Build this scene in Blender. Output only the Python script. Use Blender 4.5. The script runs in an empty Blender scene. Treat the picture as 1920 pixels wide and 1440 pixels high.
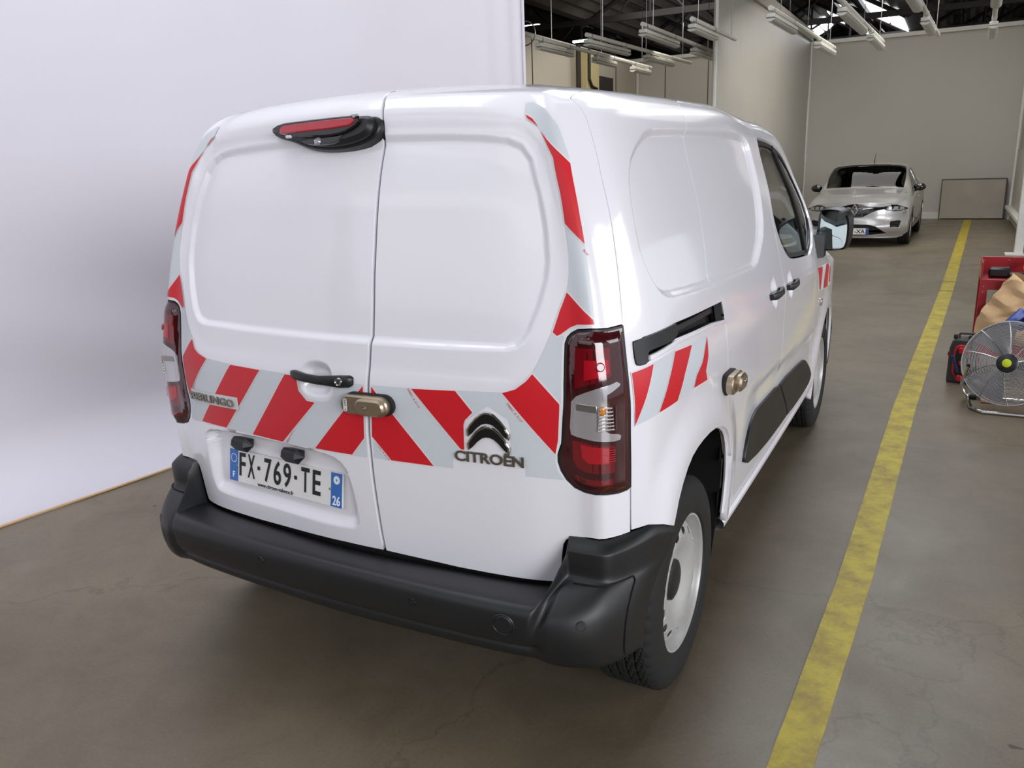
import bpy, math, random
import numpy as np
from mathutils import Vector, Matrix
from mathutils.geometry import delaunay_2d_cdt
random.seed(7); np.random.seed(7)
SC=bpy.context.scene; COL=SC.collection

# ------------------------------------------------------------------ camera, world, light, exposure
CAM=bpy.data.cameras.new('camera'); cam=bpy.data.objects.new('camera',CAM); COL.objects.link(cam)
CPOS=Vector((1.52897102,-1.60607629,1.61082068)); YAW,PIT,ROL=math.radians(-28.97577823),math.radians(-15.23739592),math.radians(-2.04695217)
fw=Vector((math.sin(YAW)*math.cos(PIT),math.cos(YAW)*math.cos(PIT),math.sin(PIT)))
rt=Vector((math.cos(YAW),-math.sin(YAW),0)); up=rt.cross(fw)
r2=rt*math.cos(ROL)+up*math.sin(ROL); u2=-rt*math.sin(ROL)+up*math.cos(ROL)
cam.matrix_world=Matrix(((r2.x,u2.x,-fw.x,CPOS.x),(r2.y,u2.y,-fw.y,CPOS.y),(r2.z,u2.z,-fw.z,CPOS.z),(0,0,0,1)))
CAM.sensor_fit='HORIZONTAL'; CAM.sensor_width=36; CAM.lens=1494.2163/1920*36; CAM.clip_start=.05; CAM.clip_end=200
SC.camera=cam
W=bpy.data.worlds.new('hall_daylight'); SC.world=W; W.use_nodes=True
bg=W.node_tree.nodes['Background']; bg.inputs[0].default_value=(.90,.93,1.0,1); bg.inputs[1].default_value=.68
def area(name,loc,rot,sx,sy,power,color=(1,1,1)):
    l=bpy.data.lights.new(name,'AREA'); l.shape='RECTANGLE'; l.size=sx; l.size_y=sy; l.energy=power; l.color=color
    o=bpy.data.objects.new(name,l); COL.objects.link(o); o.location=loc; o.rotation_euler=rot; return o
area('skylight_over_bay',(-.8,.0,4.7),(math.radians(6),math.radians(4),0),4.0,6.0,68,(.95,.96,1))
area('fill_behind_camera',(-.8,-6.6,3.4),(math.radians(66),0,0),8.0,3.0,60,(.95,.96,1))  # unseen fill light added to brighten the van's rear doors
area('fill_front_bay',(.2,5.2,4.75),(0,math.radians(18),0),3.0,4.0,80,(.95,.96,1))  # added fill lamp, lifts the far end of the backdrop
area('fill_right_hall',(11.0,-6.5,4.0),tuple(Vector((11.2,-7.5,2.9)).to_track_quat('Z','Y').to_euler()),9.0,4.0,1120,(.96,.96,1))  # big soft fill added out of frame for van side and backdrop
area('fill_right_far',(11.0,4.0,4.0),tuple(Vector((11.0,3.0,3.0)).to_track_quat('Z','Y').to_euler()),6.0,4.0,330,(.96,.96,1))  # second added side fill, brightens the van's right flank further
area('skylight_over_aisle',(1.2,9.5,4.75),(0,0,0),3,6,40,(1,.97,.93))
area('skylight_rear_bay',(-4.4,15.6,4.75),(math.radians(22),0,0),3,7,170,(1,.96,.90))
area('skylight_far_bay',(.3,15.6,4.75),(math.radians(16),0,0),3,7,215,(1,.97,.92))
vs=SC.view_settings; vs.view_transform='Standard'; vs.look='None'; vs.exposure=0.0; vs.gamma=1.0; vs.use_curve_mapping=False

# ------------------------------------------------------------------ materials
def lin(c): return tuple(((x/255)/12.92 if x/255<=.04045 else ((x/255+.055)/1.055)**2.4) for x in c)
def mat(name,rgb,rough=.5,metal=0.,coat=0.,spec=.5,emit=0.,alpha=None,trans=0.,noise=None,bump=None):
    m=bpy.data.materials.new(name); m.use_nodes=True; nt=m.node_tree; b=nt.nodes['Principled BSDF']
    c=lin(rgb); b.inputs['Base Color'].default_value=(*c,1); b.inputs['Roughness'].default_value=rough; b.inputs['Metallic'].default_value=metal
    b.inputs['Coat Weight'].default_value=coat; b.inputs['Coat Roughness'].default_value=.08 if name=='white_car_paint' else .04; b.inputs['Specular IOR Level'].default_value=spec
    if trans: b.inputs['Transmission Weight'].default_value=trans
    if emit: b.inputs['Emission Color'].default_value=(*c,1); b.inputs['Emission Strength'].default_value=emit
    tc=nt.nodes.new('ShaderNodeTexCoord')
    n=nt.nodes.new('ShaderNodeTexNoise'); nt.links.new(tc.outputs['Object'],n.inputs['Vector'])
    sc_,amt=noise or (6.,.04); n.inputs['Scale'].default_value=sc_; n.inputs['Detail'].default_value=6
    mr=nt.nodes.new('ShaderNodeMapRange'); mr.inputs['From Min'].default_value=.3; mr.inputs['From Max'].default_value=.7
    mr.inputs['To Min'].default_value=1-amt; mr.inputs['To Max'].default_value=1+amt
    mx=nt.nodes.new('ShaderNodeVectorMath'); mx.operation='SCALE'; mx.inputs[0].default_value=c
    nt.links.new(n.outputs['Fac'],mr.inputs['Value']); nt.links.new(mr.outputs[0],mx.inputs['Scale']); nt.links.new(mx.outputs[0],b.inputs['Base Color'])
    if bump:
        n2=nt.nodes.new('ShaderNodeTexNoise'); nt.links.new(tc.outputs['Object'],n2.inputs['Vector']); n2.inputs['Scale'].default_value=bump[0]; n2.inputs['Detail'].default_value=4
        bp=nt.nodes.new('ShaderNodeBump'); bp.inputs['Strength'].default_value=bump[1]; bp.inputs['Distance'].default_value=bump[2]
        nt.links.new(n2.outputs['Fac'],bp.inputs['Height']); nt.links.new(bp.outputs[0],b.inputs['Normal'])
    return m
def nd(m): return m.node_tree,m.node_tree.nodes['Principled BSDF']
M={}
M['white']=mat('white_car_paint',(235,234,240),.28,coat=1.,noise=(2.,.008))
M['grey_tape']=mat('grey_reflective_film',(206,212,218),.35,noise=(300,.02))
M['red_tape']=mat('red_reflective_film',(205,28,40),.35,noise=(300,.04))
M['tape_white']=mat('white_film_margin',(235,225,228),.4)
M['plastic']=mat('black_grained_plastic',(27,28,30),.42,bump=(900,.25,.0006),noise=(5,.08))
M['plastic2']=mat('black_smooth_plastic',(26,27,29),.38)
M['gloss_black']=mat('gloss_black_plastic',(10,11,12),.08,coat=.6)
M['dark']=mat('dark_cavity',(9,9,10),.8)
M['seal']=mat('grey_rubber_seal',(150,150,156),.6)
M['chrome']=mat('polished_chrome',(190,190,188),.12,1.)
M['letter']=mat('dark_chrome_letters',(140,136,126),.28,.9)
M['satin_gold']=mat('champagne_lock_metal',(176,160,138),.32,.85,noise=(40,.03))
M['steel']=mat('brushed_steel',(170,168,165),.3,.9)
M['wheel_paint']=mat('silver_painted_steel',(186,186,184),.38,.25,noise=(30,.04))
M['rubber']=mat('tyre_rubber',(26,26,26),.75,bump=(220,.15,.001),noise=(14,.15))
M['lamp_dark']=mat('smoked_red_lens',(60,12,18),.06,coat=1.)
M['lamp_red']=mat('bright_red_lens',(176,16,34),.08,coat=1.)
M['lamp_mid']=mat('deep_red_lens',(112,12,22),.08,coat=1.)
M['lamp_clear']=mat('clear_lens_reflector',(196,194,198),.12,.55,coat=1.)
M['amber']=mat('amber_bulb',(210,130,40),.2,coat=.5)
M['brake_red']=mat('brake_light_red',(176,30,44),.25,coat=.8)
M['plate']=mat('plate_white',(225,224,222),.35,coat=.4)
M['plate_blue']=mat('plate_blue',(28,100,180),.35,coat=.4)
M['ink']=mat('black_ink',(22,22,26),.5)
M['white_ink']=mat('white_ink',(228,234,240),.5)
M['sticker']=mat('sticker_white',(214,214,214),.5)
M['red_ink']=mat('red_ink',(200,50,60),.5)
M['curtain']=mat('white_fabric_backdrop',(206,203,211),.85,noise=(1.2,.012),bump=(2.2,.12,.04))
M['partition']=mat('grey_plastic_sheet',(182,178,170),.42,noise=(.7,.035),bump=(1.6,.25,.05))
M['wall']=mat('off_white_panel_wall',(186,182,174),.7,noise=(.6,.03))
M['wall2']=mat('cream_panel_wall',(188,181,166),.7,noise=(.6,.03))
M['trimwhite']=mat('white_painted_metal',(214,212,206),.5)
M['darksteel']=mat('dark_roof_steel',(38,34,32),.7,noise=(3,.15))
M['roofsheet']=mat('weathered_roof_sheet',(96,92,88),.8,noise=(1.5,.12))
M['sky_panel']=mat('translucent_skylight',(240,246,255),.5,emit=4.5)
M['lamp_body']=mat('batten_light_housing',(206,204,194),.5)
M['diffuser']=mat('batten_light_diffuser',(188,188,182),.25)
M['lit_tube']=mat('lit_lamp_tube',(245,250,255),.4,emit=6)
M['hazard']=mat('cream_cabinet_paint',(190,176,128),.6)
M['brownblack']=mat('dark_brown_panel',(34,24,22),.6)
M['board']=mat('worn_plywood_board',(160,154,144),.75,noise=(2.5,.08))
M['board_edge']=mat('dark_board_edging',(70,62,56),.7)
M['red_metal']=mat('red_painted_metal',(150,28,36),.38,coat=.3,noise=(8,.05))
M['paper']=mat('kraft_paper',(204,170,128),.8,noise=(12,.05),bump=(9,.5,.02))
M['paper_in']=mat('kraft_paper_inside',(150,116,80),.85)
M['blue']=mat('blue_plastic',(34,58,140),.45)
M['navy']=mat('navy_plastic',(30,42,92),.45)
M['orange']=mat('orange_tape_roll',(230,140,30),.5)
M['case_grey']=mat('dark_grey_case',(52,52,54),.5)
M['case_red']=mat('red_case_plastic',(190,24,38),.35)
M['lime']=mat('lime_hub_label',(196,210,30),.5)
M['fan_metal']=mat('chromed_wire',(176,176,174),.22,.9)
M['fan_blade']=mat('grey_fan_blade',(120,118,120),.3,.6)
M['silver']=mat('silver_car_paint',(176,175,172),.32,.45,coat=1.,noise=(400,.03))
M['lensglass']=mat('headlamp_lens',(150,152,156),.08,.3,coat=1.)
M['mirror']=mat('mirror_glass',(214,232,230),.02,1.)
M['seat']=mat('dark_seat_fabric',(30,31,34),.9)
M['plate_eu']=mat('plate_dark_blue',(40,66,140),.4)
def glass(name,tint,ior=1.45,mixv=.0):
    m=bpy.data.materials.new(name); m.use_nodes=True; nt=m.node_tree; nt.nodes.clear()
    o=nt.nodes.new('ShaderNodeOutputMaterial'); mx=nt.nodes.new('ShaderNodeMixShader'); t=nt.nodes.new('ShaderNodeBsdfTransparent'); g=nt.nodes.new('ShaderNodeBsdfGlossy')
    f=nt.nodes.new('ShaderNodeLayerWeight'); f.inputs['Blend'].default_value=.5; p=nt.nodes.new('ShaderNodeMath'); p.operation='POWER'; p.inputs[1].default_value=4.5
    q=nt.nodes.new('ShaderNodeMath'); q.operation='MULTIPLY_ADD'; q.inputs[1].default_value=.95; q.inputs[2].default_value=.045; t.inputs[0].default_value=(*tint,1); g.inputs['Roughness'].default_value=.02
    L=nt.links.new; L(f.outputs['Facing'],p.inputs[0]); L(p.outputs[0],q.inputs[0]); L(q.outputs[0],mx.inputs[0]); L(t.outputs[0],mx.inputs[1]); L(g.outputs[0],mx.inputs[2]); L(mx.outputs[0],o.inputs[0]); return m
M['glass']=glass('side_window_glass',(.50,.55,.50),1.5)
M['wind']=glass('windscreen_glass',(.13,.145,.135),1.5)
# polished concrete floor: mottled, stained, with hairline cracks
def floor_mat():
    m=bpy.data.materials.new('stained_concrete'); m.use_nodes=True; nt,b=nd(m); L=nt.links.new
    tc=nt.nodes.new('ShaderNodeTexCoord')
    def noise(s,d,dist=0,rough=.6):
        n=nt.nodes.new('ShaderNodeTexNoise'); n.inputs['Scale'].default_value=s; n.inputs['Detail'].default_value=d; n.inputs['Distortion'].default_value=dist; n.inputs['Roughness'].default_value=rough
        L(tc.outputs['Object'],n.inputs['Vector']); return n
    def ramp(src,stops):
        r=nt.nodes.new('ShaderNodeValToRGB'); e=r.color_ramp.elements
        while len(e)<len(stops): e.new(.5)
        for i,(p,c) in enumerate(stops): e[i].position=p; e[i].color=(*c,1)
        L(src,r.inputs[0]); return r
    def mul(a,bb,f=1):
        x=nt.nodes.new('ShaderNodeMix'); x.data_type='RGBA'; x.blend_type='MULTIPLY'; x.inputs[0].default_value=f; L(a,x.inputs[6]); L(bb,x.inputs[7]); return x.outputs[2]
    base=ramp(noise(.55,8,.6).outputs['Fac'],[(.30,lin((97,88,72))),(.5,lin((112,102,85))),(.72,lin((126,116,98)))])
    mid=ramp(noise(3.2,8,.8,.7).outputs['Fac'],[(.3,(.80,.79,.77)),(.55,(1,1,1)),(.8,(1.06,1.05,1.02))])
    fine=ramp(noise(90,4).outputs['Fac'],[(.3,(.86,.86,.86)),(.7,(1.1,1.1,1.1))])
    spot=ramp(noise(9,3,.3).outputs['Fac'],[(.0,(1,1,1)),(.735,(1,1,1)),(.76,(.35,.31,.28))])
    oil=ramp(noise(1.1,5,.4).outputs['Fac'],[(.0,(.62,.60,.57)),(.36,(1,1,1)),(1,(1,1,1))])
    vo=nt.nodes.new('ShaderNodeTexVoronoi'); vo.feature='DISTANCE_TO_EDGE'; vo.inputs['Scale'].default_value=.42
    dn=noise(2.5,6); ad=nt.nodes.new('ShaderNodeVectorMath'); ad.operation='MULTIPLY_ADD'; ad.inputs[1].default_value=(.5,.5,.5); L(dn.outputs['Color'],ad.inputs[0]); L(tc.outputs['Object'],ad.inputs[2]); L(ad.outputs[0],vo.inputs['Vector'])
    crack=ramp(vo.outputs['Distance'],[(.0,(.72,.70,.68)),(.0012,(1,1,1)),(1,(1,1,1))])
    c=mul(base.outputs[0],mid.outputs[0]); c=mul(c,fine.outputs[0],.8); c=mul(c,spot.outputs[0]); c=mul(c,oil.outputs[0],.7); c=mul(c,crack.outputs[0],.8)
    L(c,b.inputs['Base Color'])
    rr=ramp(noise(1.7,6,.5).outputs['Fac'],[(.3,(.30,.30,.30)),(.7,(.5,.5,.5))]); L(rr.outputs[0],b.inputs['Roughness']); b.inputs['Specular IOR Level'].default_value=.45
    bp=nt.nodes.new('ShaderNodeBump'); bp.inputs['Strength'].default_value=.12; bp.inputs['Distance'].default_value=.004; L(noise(25,6).outputs['Fac'],bp.inputs['Height']); L(bp.outputs[0],b.inputs['Normal'])
    return m
M['floor']=floor_mat()
def yellow_mat():
    m=bpy.data.materials.new('worn_yellow_paint'); m.use_nodes=True; nt,b=nd(m); L=nt.links.new
    tc=nt.nodes.new('ShaderNodeTexCoord'); n=nt.nodes.new('ShaderNodeTexNoise'); n.inputs['Scale'].default_value=7; n.inputs['Detail'].default_value=12; n.inputs['Roughness'].default_value=.75; L(tc.outputs['Object'],n.inputs['Vector'])
    r=nt.nodes.new('ShaderNodeValToRGB'); e=r.color_ramp.elements; e.new(.5)
    e[0].position=.30; e[0].color=(*lin((112,98,50)),1); e[1].position=.43; e[1].color=(*lin((152,134,38)),1); e[2].position=.6; e[2].color=(*lin((184,166,38)),1)
    L(n.outputs['Fac'],r.inputs[0]); L(r.outputs[0],b.inputs['Base Color']); b.inputs['Roughness'].default_value=.5; return m
M['yellow']=yellow_mat()

# ------------------------------------------------------------------ object helpers
def wm(o):
    m=o.matrix_basis.copy()
    if o.parent: m=wm(o.parent)@o.matrix_parent_inverse@m
    return m
def link(o,parent=None):
    COL.objects.link(o)
    if parent is not None:
        o.parent=parent; o.matrix_parent_inverse=wm(parent).inverted()
    return o
def mesh(name,V,F,m,parent=None,smooth=True,nrm=None,angle=35):
    if nrm is None:
        u_=sorted({int(i) for f in F for i in f})
        if len(u_)<len(V): q_={k:i for i,k in enumerate(u_)}; V=[V[k] for k in u_]; F=[[q_[int(i)] for i in f] for f in F]
    me=bpy.data.meshes.new(name); me.from_pydata([tuple(map(float,v)) for v in V],[],[tuple(map(int,f)) for f in F]); me.update()
    if m is not None: me.materials.append(m)
    if smooth:
        me.polygons.foreach_set('use_smooth',[True]*len(me.polygons))
        if nrm is not None: me.normals_split_custom_set_from_vertices([tuple(map(float,n)) for n in nrm])
        else: me.set_sharp_from_angle(angle=math.radians(angle))
    return link(bpy.data.objects.new(name,me),parent)
def tag(o,label=None,cat=None,group=None,kind=None):
    for k,v in (('label',label),('category',cat),('group',group),('kind',kind)):
        if v: o[k]=v
    return o
def empty(name,loc,rz=0,label=None,cat=None,group=None):
    o=bpy.data.objects.new(name,None); o.location=loc; o.rotation_euler=(0,0,rz); o.empty_display_size=.1; COL.objects.link(o); return tag(o,label,cat,group)
def copy_tree(o,parent=None):
    c=o.copy(); COL.objects.link(c)
    if parent is not None: mpi=o.matrix_parent_inverse.copy(); c.parent=parent; c.matrix_parent_inverse=mpi
    for ch in list(o.children): copy_tree(ch,c)
    return c
class MB:
    def __init__(s): s.V=[]; s.F=[]
    def add(s,V,F,T=None):
        k=len(s.V)
        for v in V: s.V.append(tuple(T@Vector(v)) if T is not None else tuple(v))
        for f in F: s.F.append(tuple(i+k for i in f))
        return s
    def box(s,c,d,T=None,bev=0.):
        x,y,z=c; a,b,e=d[0]/2,d[1]/2,d[2]/2
        if bev<=0:
            V=[(x+i*a,y+j*b,z+k*e) for k in(-1,1) for j in(-1,1) for i in(-1,1)]
            return s.add(V,[(0,2,3,1),(4,5,7,6),(0,1,5,4),(2,6,7,3),(0,4,6,2),(1,3,7,5)],T)
        poly=[(x+i*(a-bev*p),y+j*(b-bev*q)) for i,j,pq in ((-1,-1,((1,0),(0,1))),(1,-1,((0,1),(1,0))),(1,1,((1,0),(0,1))),(-1,1,((0,1),(1,0)))) for p,q in ([(0,1),(1,0)] if (i,j) in((-1,-1),(1,1)) else [(1,0),(0,1)])]
        return s.slab(poly,z-e,z+e,bev,T,both=True)
    def slab(s,poly,z0,z1,bev=0.,T=None,both=False):
        n=len(poly); P=np.array(poly,float); I=inset(P,bev) if bev>0 else P
        rings=[]
        if both and bev>0: rings.append((I,z0)); rings.append((P,z0+bev))
        else: rings.append((P,z0))
        if bev>0: rings.append((P,z1-bev)); rings.append((P*.3+I*.7,z1-bev*.3)); rings.append((I,z1))
        else: rings.append((P,z1))
        V=[(p[0],p[1],z) for R,z in rings for p in R]; F=[]
        for k in range(len(rings)-1):
            for i in range(n): j=(i+1)%n; F.append((k*n+i,k*n+j,(k+1)*n+j,(k+1)*n+i))
        F.append(tuple(range((len(rings)-1)*n,len(rings)*n))); F.append(tuple(range(n-1,-1,-1)))
        return s.add(V,F,T)
    def lathe(s,prof,n=48,T=None,close=False,a0=0,a1=2*math.pi):
        full=abs(a1-a0-2*math.pi)<1e-6; m=n if full else n+1
        V=[(r*math.cos(a0+(a1-a0)*i/n),r*math.sin(a0+(a1-a0)*i/n),z) for i in range(m) for r,z in prof]; k=len(prof); F=[]
        for i in range(n):
            j=(i+1)%m
            for q in range(k if close else k-1): w=(q+1)%k; F.append((i*k+q,j*k+q,j*k+w,i*k+w))
        return s.add(V,F,T)
    def tube(s,pts,r,n=8,cap=True,closed=False):
        pts=[Vector(p) for p in pts]; N=len(pts); V=[]; F=[]; ref=None
        for i,p in enumerate(pts):
            a=pts[(i-1)%N] if (i>0 or closed) else p; b=pts[(i+1)%N] if (i<N-1 or closed) else p
            t=(b-a).normalized()
            if ref is None: ref=Vector((0,0,1)) if abs(t.z)<.9 else Vector((1,0,0))
            x=(ref-t*ref.dot(t)).normalized(); ref=x; y=t.cross(x); rr=r[i] if isinstance(r,(list,tuple)) else r
            for k in range(n): V.append(p+(x*math.cos(2*math.pi*k/n)+y*math.sin(2*math.pi*k/n))*rr)
        for i in range(N if closed else N-1):
            j=(i+1)%N
            for k in range(n): l=(k+1)%n; F.append((i*n+k,i*n+l,j*n+l,j*n+k))
        if cap and not closed: F.append(tuple(range(n-1,-1,-1))); F.append(tuple(range((N-1)*n,N*n)))
        return s.add(V,F)
    def ball(s,c,r,n=16,m=10,T=None):
        rx,ry,rz=(r,r,r) if not isinstance(r,(tuple,list)) else r; V=[]; F=[]
        for j in range(m+1):
            t=math.pi*j/m
            for i in range(n): V.append((c[0]+rx*math.sin(t)*math.cos(2*math.pi*i/n),c[1]+ry*math.sin(t)*math.sin(2*math.pi*i/n),c[2]-rz*math.cos(t)))
        for j in range(m):
            for i in range(n): k=(i+1)%n; F.append((j*n+i,j*n+k,(j+1)*n+k,(j+1)*n+i))
        return s.add(V,F,T)
    def build(s,name,m,parent=None,smooth=True,angle=35): return mesh(name,s.V,s.F,m,parent,smooth,angle=angle)
def inset(P,d):
    P=np.asarray(P,float); n=len(P); A=.5*sum(P[i][0]*P[(i+1)%n][1]-P[(i+1)%n][0]*P[i][1] for i in range(n)); sg=1 if A>0 else -1
    e=np.roll(P,-1,0)-P; l=np.linalg.norm(e,axis=1,keepdims=True)+1e-12; nn=np.stack([-e[:,1],e[:,0]],1)/l*sg
    n0=np.roll(nn,1,0); b=n0+nn; bl=(b*b).sum(1,keepdims=True); b=b*2/np.maximum(bl,.8)/1.; return P+b*d*np.where(bl>0,1,0)*1.0
def resample(P,h):
    P=[tuple(p) for p in P]; out=[]
    for a,b in zip(P,P[1:]+P[:1]):
        k=max(1,int(math.ceil(math.dist(a,b)/h)))
        for i in range(k): out.append((a[0]+(b[0]-a[0])*i/k,a[1]+(b[1]-a[1])*i/k))
    return out
def smooth_poly(P,it=2,closed=True):
    P=[np.array(p,float) for p in P]
    for _ in range(it):
        Q=[]
        n=len(P)
        rng=range(n) if closed else range(n-1)
        if not closed: Q.append(P[0])
        for i in rng:
            a,b=P[i],P[(i+1)%n]; Q+= [a*.75+b*.25,a*.25+b*.75]
        if not closed: Q.append(P[-1])
        P=Q
    return [tuple(p) for p in P]
def pip(pts,poly):
    x,y=pts[:,0],pts[:,1]; P=np.asarray(poly,float); ins=np.zeros(len(pts),bool); n=len(P)
    for i in range(n):
        x1,y1=P[i]; x2,y2=P[(i+1)%n]
        c=((y1>y)!=(y2>y)); 
        if c.any():
            xi=(x2-x1)*(y-y1)/((y2-y1) if y2!=y1 else 1e-12)+x1; ins^=c&(x<xi)
    return ins
def sdf(pts,poly):
    P=np.asarray(poly,float); Q=np.roll(P,-1,0); d=np.full(len(pts),1e9)
    for a,b in zip(P,Q):
        e=b-a; t=np.clip(((pts-a)@e)/max(e@e,1e-12),0,1); d=np.minimum(d,np.hypot(*(pts-a-t[:,None]*e).T))
    return np.where(pip(pts,poly),-d,d)
def sstep(t): t=np.clip(t,0,1); return t*t*(3-2*t)
def panel(name,surf,poly,m,parent,holes=(),h=.03,off=0.,rim=.012,rnd=.0012,extra=None,dome=None,angle_rim=True):
    """surf(u,v,off)->xyz (n,3) ; poly in (u,v); triangulated, mapped, with turned-in edges"""
    loops=[resample(poly,h)]+[resample(q,h) for q in holes]
    polyA=np.array(loops[0]); area2=sum(polyA[i][0]*polyA[(i+1)%len(polyA)][1]-polyA[(i+1)%len(polyA)][0]*polyA[i][1] for i in range(len(polyA)))
    if area2<0: loops[0]=loops[0][::-1]
    for k in range(1,len(loops)):
        A=np.array(loops[k]); a2=sum(A[i][0]*A[(i+1)%len(A)][1]-A[(i+1)%len(A)][0]*A[i][1] for i in range(len(A)))
        if a2>0: loops[k]=loops[k][::-1]
    outer=[np.array(l) for l in loops]
    inner=[]
    for k,l in enumerate(outer): inner.append(inset(l,rnd if k==0 else -rnd) if rnd>0 else l)
    lo=inner[0].min(0); hi=inner[0].max(0)
    gx,gy=np.meshgrid(np.arange(lo[0]+h*.5,hi[0],h),np.arange(lo[1]+h*.5,hi[1],h)); G=np.stack([gx.ravel(),gy.ravel()],1)
    if extra is not None: G=np.vstack([G,np.asarray(extra,float)])
    if len(G):
        k=sdf(G,inner[0])<-.3*h
        for l in inner[1:]: k&=sdf(G,l)>.3*h
        G=G[k]
    pts=[];edges=[]
    for l in inner:
        b=len(pts); n=len(l); pts+=[tuple(p) for p in l]; edges+=[(b+i,b+(i+1)%n) for i in range(n)]
    nb=len(pts); pts+=[tuple(p) for p in G]
    vc,_,fc,ov,_,_=delaunay_2d_cdt([Vector(p) for p in pts],edges,[],0,1e-7)
    U=np.array([(v.x,v.y) for v in vc]); F=np.array([f for f in fc if len(f)==3])
    cen=U[F].mean(1); ok=pip(cen,inner[0])
    for l in inner[1:]: ok&=~pip(cen,l)
    F=F[ok]; a=U[F[:,1]]-U[F[:,0]]; b=U[F[:,2]]-U[F[:,0]]; cr=a[:,0]*b[:,1]-a[:,1]*b[:,0]; F[cr<0]=F[cr<0][:,::-1]; F=F[np.abs(cr)>1e-10]
    dm=0 if dome is None else dome(U)
    P=surf(U[:,0],U[:,1],off+dm); e=.002
    def sf(du,dv):
        UU=U+np.array([du,dv]); return surf(UU[:,0],UU[:,1],off+(0 if dome is None else dome(UU)))
    N=np.cross(sf(e,0)-sf(-e,0),sf(0,e)-sf(0,-e)); N/=np.linalg.norm(N,axis=1,keepdims=True)+1e-12
    V=list(P); NN=list(N); FF=[tuple(f) for f in F]; inv_={}
    for k_,lst in enumerate(ov):
        for o_ in lst: inv_.setdefault(o_,k_)
    base_=0; usedv=set(int(i) for f in FF for i in f)
    if rim>0:
        for l_in,l_out in zip(inner,outer):
            n=len(l_in); b=len(V)
            dmi=0 if dome is None else dome(l_in)
            A0=surf(l_in[:,0],l_in[:,1],off+dmi); A1=surf(l_out[:,0],l_out[:,1],off-rnd+dmi*.0 if dome is None else off-rnd); A2=surf(l_out[:,0],l_out[:,1],off-rim)
            V+=list(A1)+list(A2); NN+=[(0,0,0)]*(2*n)
            top_=[inv_.get(base_+i) for i in range(n)]; base_+=n
            for i in range(n):
                j=(i+1)%n
                if top_[i] is not None and top_[j] is not None and top_[i]!=top_[j]: FF.append((top_[j],top_[i],b+i,b+j))
                FF.append((b+j,b+i,b+n+i,b+n+j))
    used_=sorted(set(int(i) for f in FF for i in f)); mp_={k_:i_ for i_,k_ in enumerate(used_)}
    V=[V[k_] for k_ in used_]; NN=[NN[k_] for k_ in used_]; FF=[tuple(mp_[int(i)] for i in f) for f in FF]
    return mesh(name,V,FF,m,parent,True,nrm=NN)
def text_mesh(s,size,depth=.0,bold=0.):
    cu=bpy.data.curves.new('txt','FONT'); cu.body=s; cu.size=size; cu.extrude=depth; cu.offset=bold; cu.resolution_u=4
    o=bpy.data.objects.new('txt',cu); COL.objects.link(o); me=o.to_mesh()
    V=np.array([tuple(v.co) for v in me.vertices]); F=[tuple(p.vertices) for p in me.polygons]; o.to_mesh_clear(); bpy.data.objects.remove(o); bpy.data.curves.remove(cu)
    return V,F
def text_on(name,s,m,parent,T,width,height,depth=.0006,bold=0.,center=True):
    """lettering fitted to width x height, placed by matrix T (x right, y up, z out)"""
    V,F=text_mesh(s,1.,0.02,bold); lo=V.min(0); hi=V.max(0); V=(V-lo)/(hi-lo)
    V[:,0]=(V[:,0]-.5)*width; V[:,1]=(V[:,1]-.5)*height; V[:,2]*=depth
    return mesh(name,[tuple(T@Vector(v)) for v in V],F,m,parent,False)
def frame(o,x,y,z):
    return Matrix(((x[0],y[0],z[0],o[0]),(x[1],y[1],z[1],o[1]),(x[2],y[2],z[2],o[2]),(0,0,0,1)))
def stadium(w,h,n=10):
    r=h/2; return [(w/2-r+r*math.cos(a),r*math.sin(a)) for a in np.linspace(-math.pi/2,math.pi/2,n)]+[(-w/2+r+r*math.cos(a),r*math.sin(a)) for a in np.linspace(math.pi/2,1.5*math.pi,n)]
def rrect(w,h,r,n=5):
    out=[]
    for cx,cy,a0 in ((w/2-r,-h/2+r,-.5*math.pi),(w/2-r,h/2-r,0),(-w/2+r,h/2-r,.5*math.pi),(-w/2+r,-h/2+r,math.pi)):
        out+=[(cx+r*math.cos(a0+k*math.pi/2/n),cy+r*math.sin(a0+k*math.pi/2/n)) for k in range(n+1)]
    return out

# ------------------------------------------------------------------ the hall
def struct(o): o['kind']='structure'; return o
struct(MB().box((0,17,-.05),(30,54,.1)).build('floor',M['floor'],smooth=False))
# yellow painted line with worn edges
yl=[(-1.9,1.15,1.255),(.31,1.222,1.334),(1.5,1.262,1.382),(4.0,1.296,1.430),(9.2,1.462,1.603),(20.85,1.745,1.905)]
def yline(y0,y1,n):
    ys=np.linspace(y0,y1,n); a=np.interp(ys,[p[0] for p in yl],[p[1] for p in yl])+np.random.uniform(-.0012,.0012,n); b=np.interp(ys,[p[0] for p in yl],[p[2] for p in yl])+np.random.uniform(-.0012,.0012,n)
    V=[(x,y,z) for y,p,q in zip(ys,a,b) for x,z in ((p,0),(p,.002),(q,.002),(q,0))]; F=[]
    for i in range(n-1): F+=[(4*i+k,4*i+k+1,4*i+k+5,4*i+k+4)[::-1] for k in range(3)]
    return V,F
pl=empty('floor_line',(1.3,3,0),0,'long yellow painted line on the concrete floor beside the van','floor marking')
for a,b,n in ((-1.9,9.15,120),(9.2,9.95,10),(10.0,20.85,60)):
    V,F=yline(a,b,n); mesh('line_segment',V,F,M['yellow'],pl,False)
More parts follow.
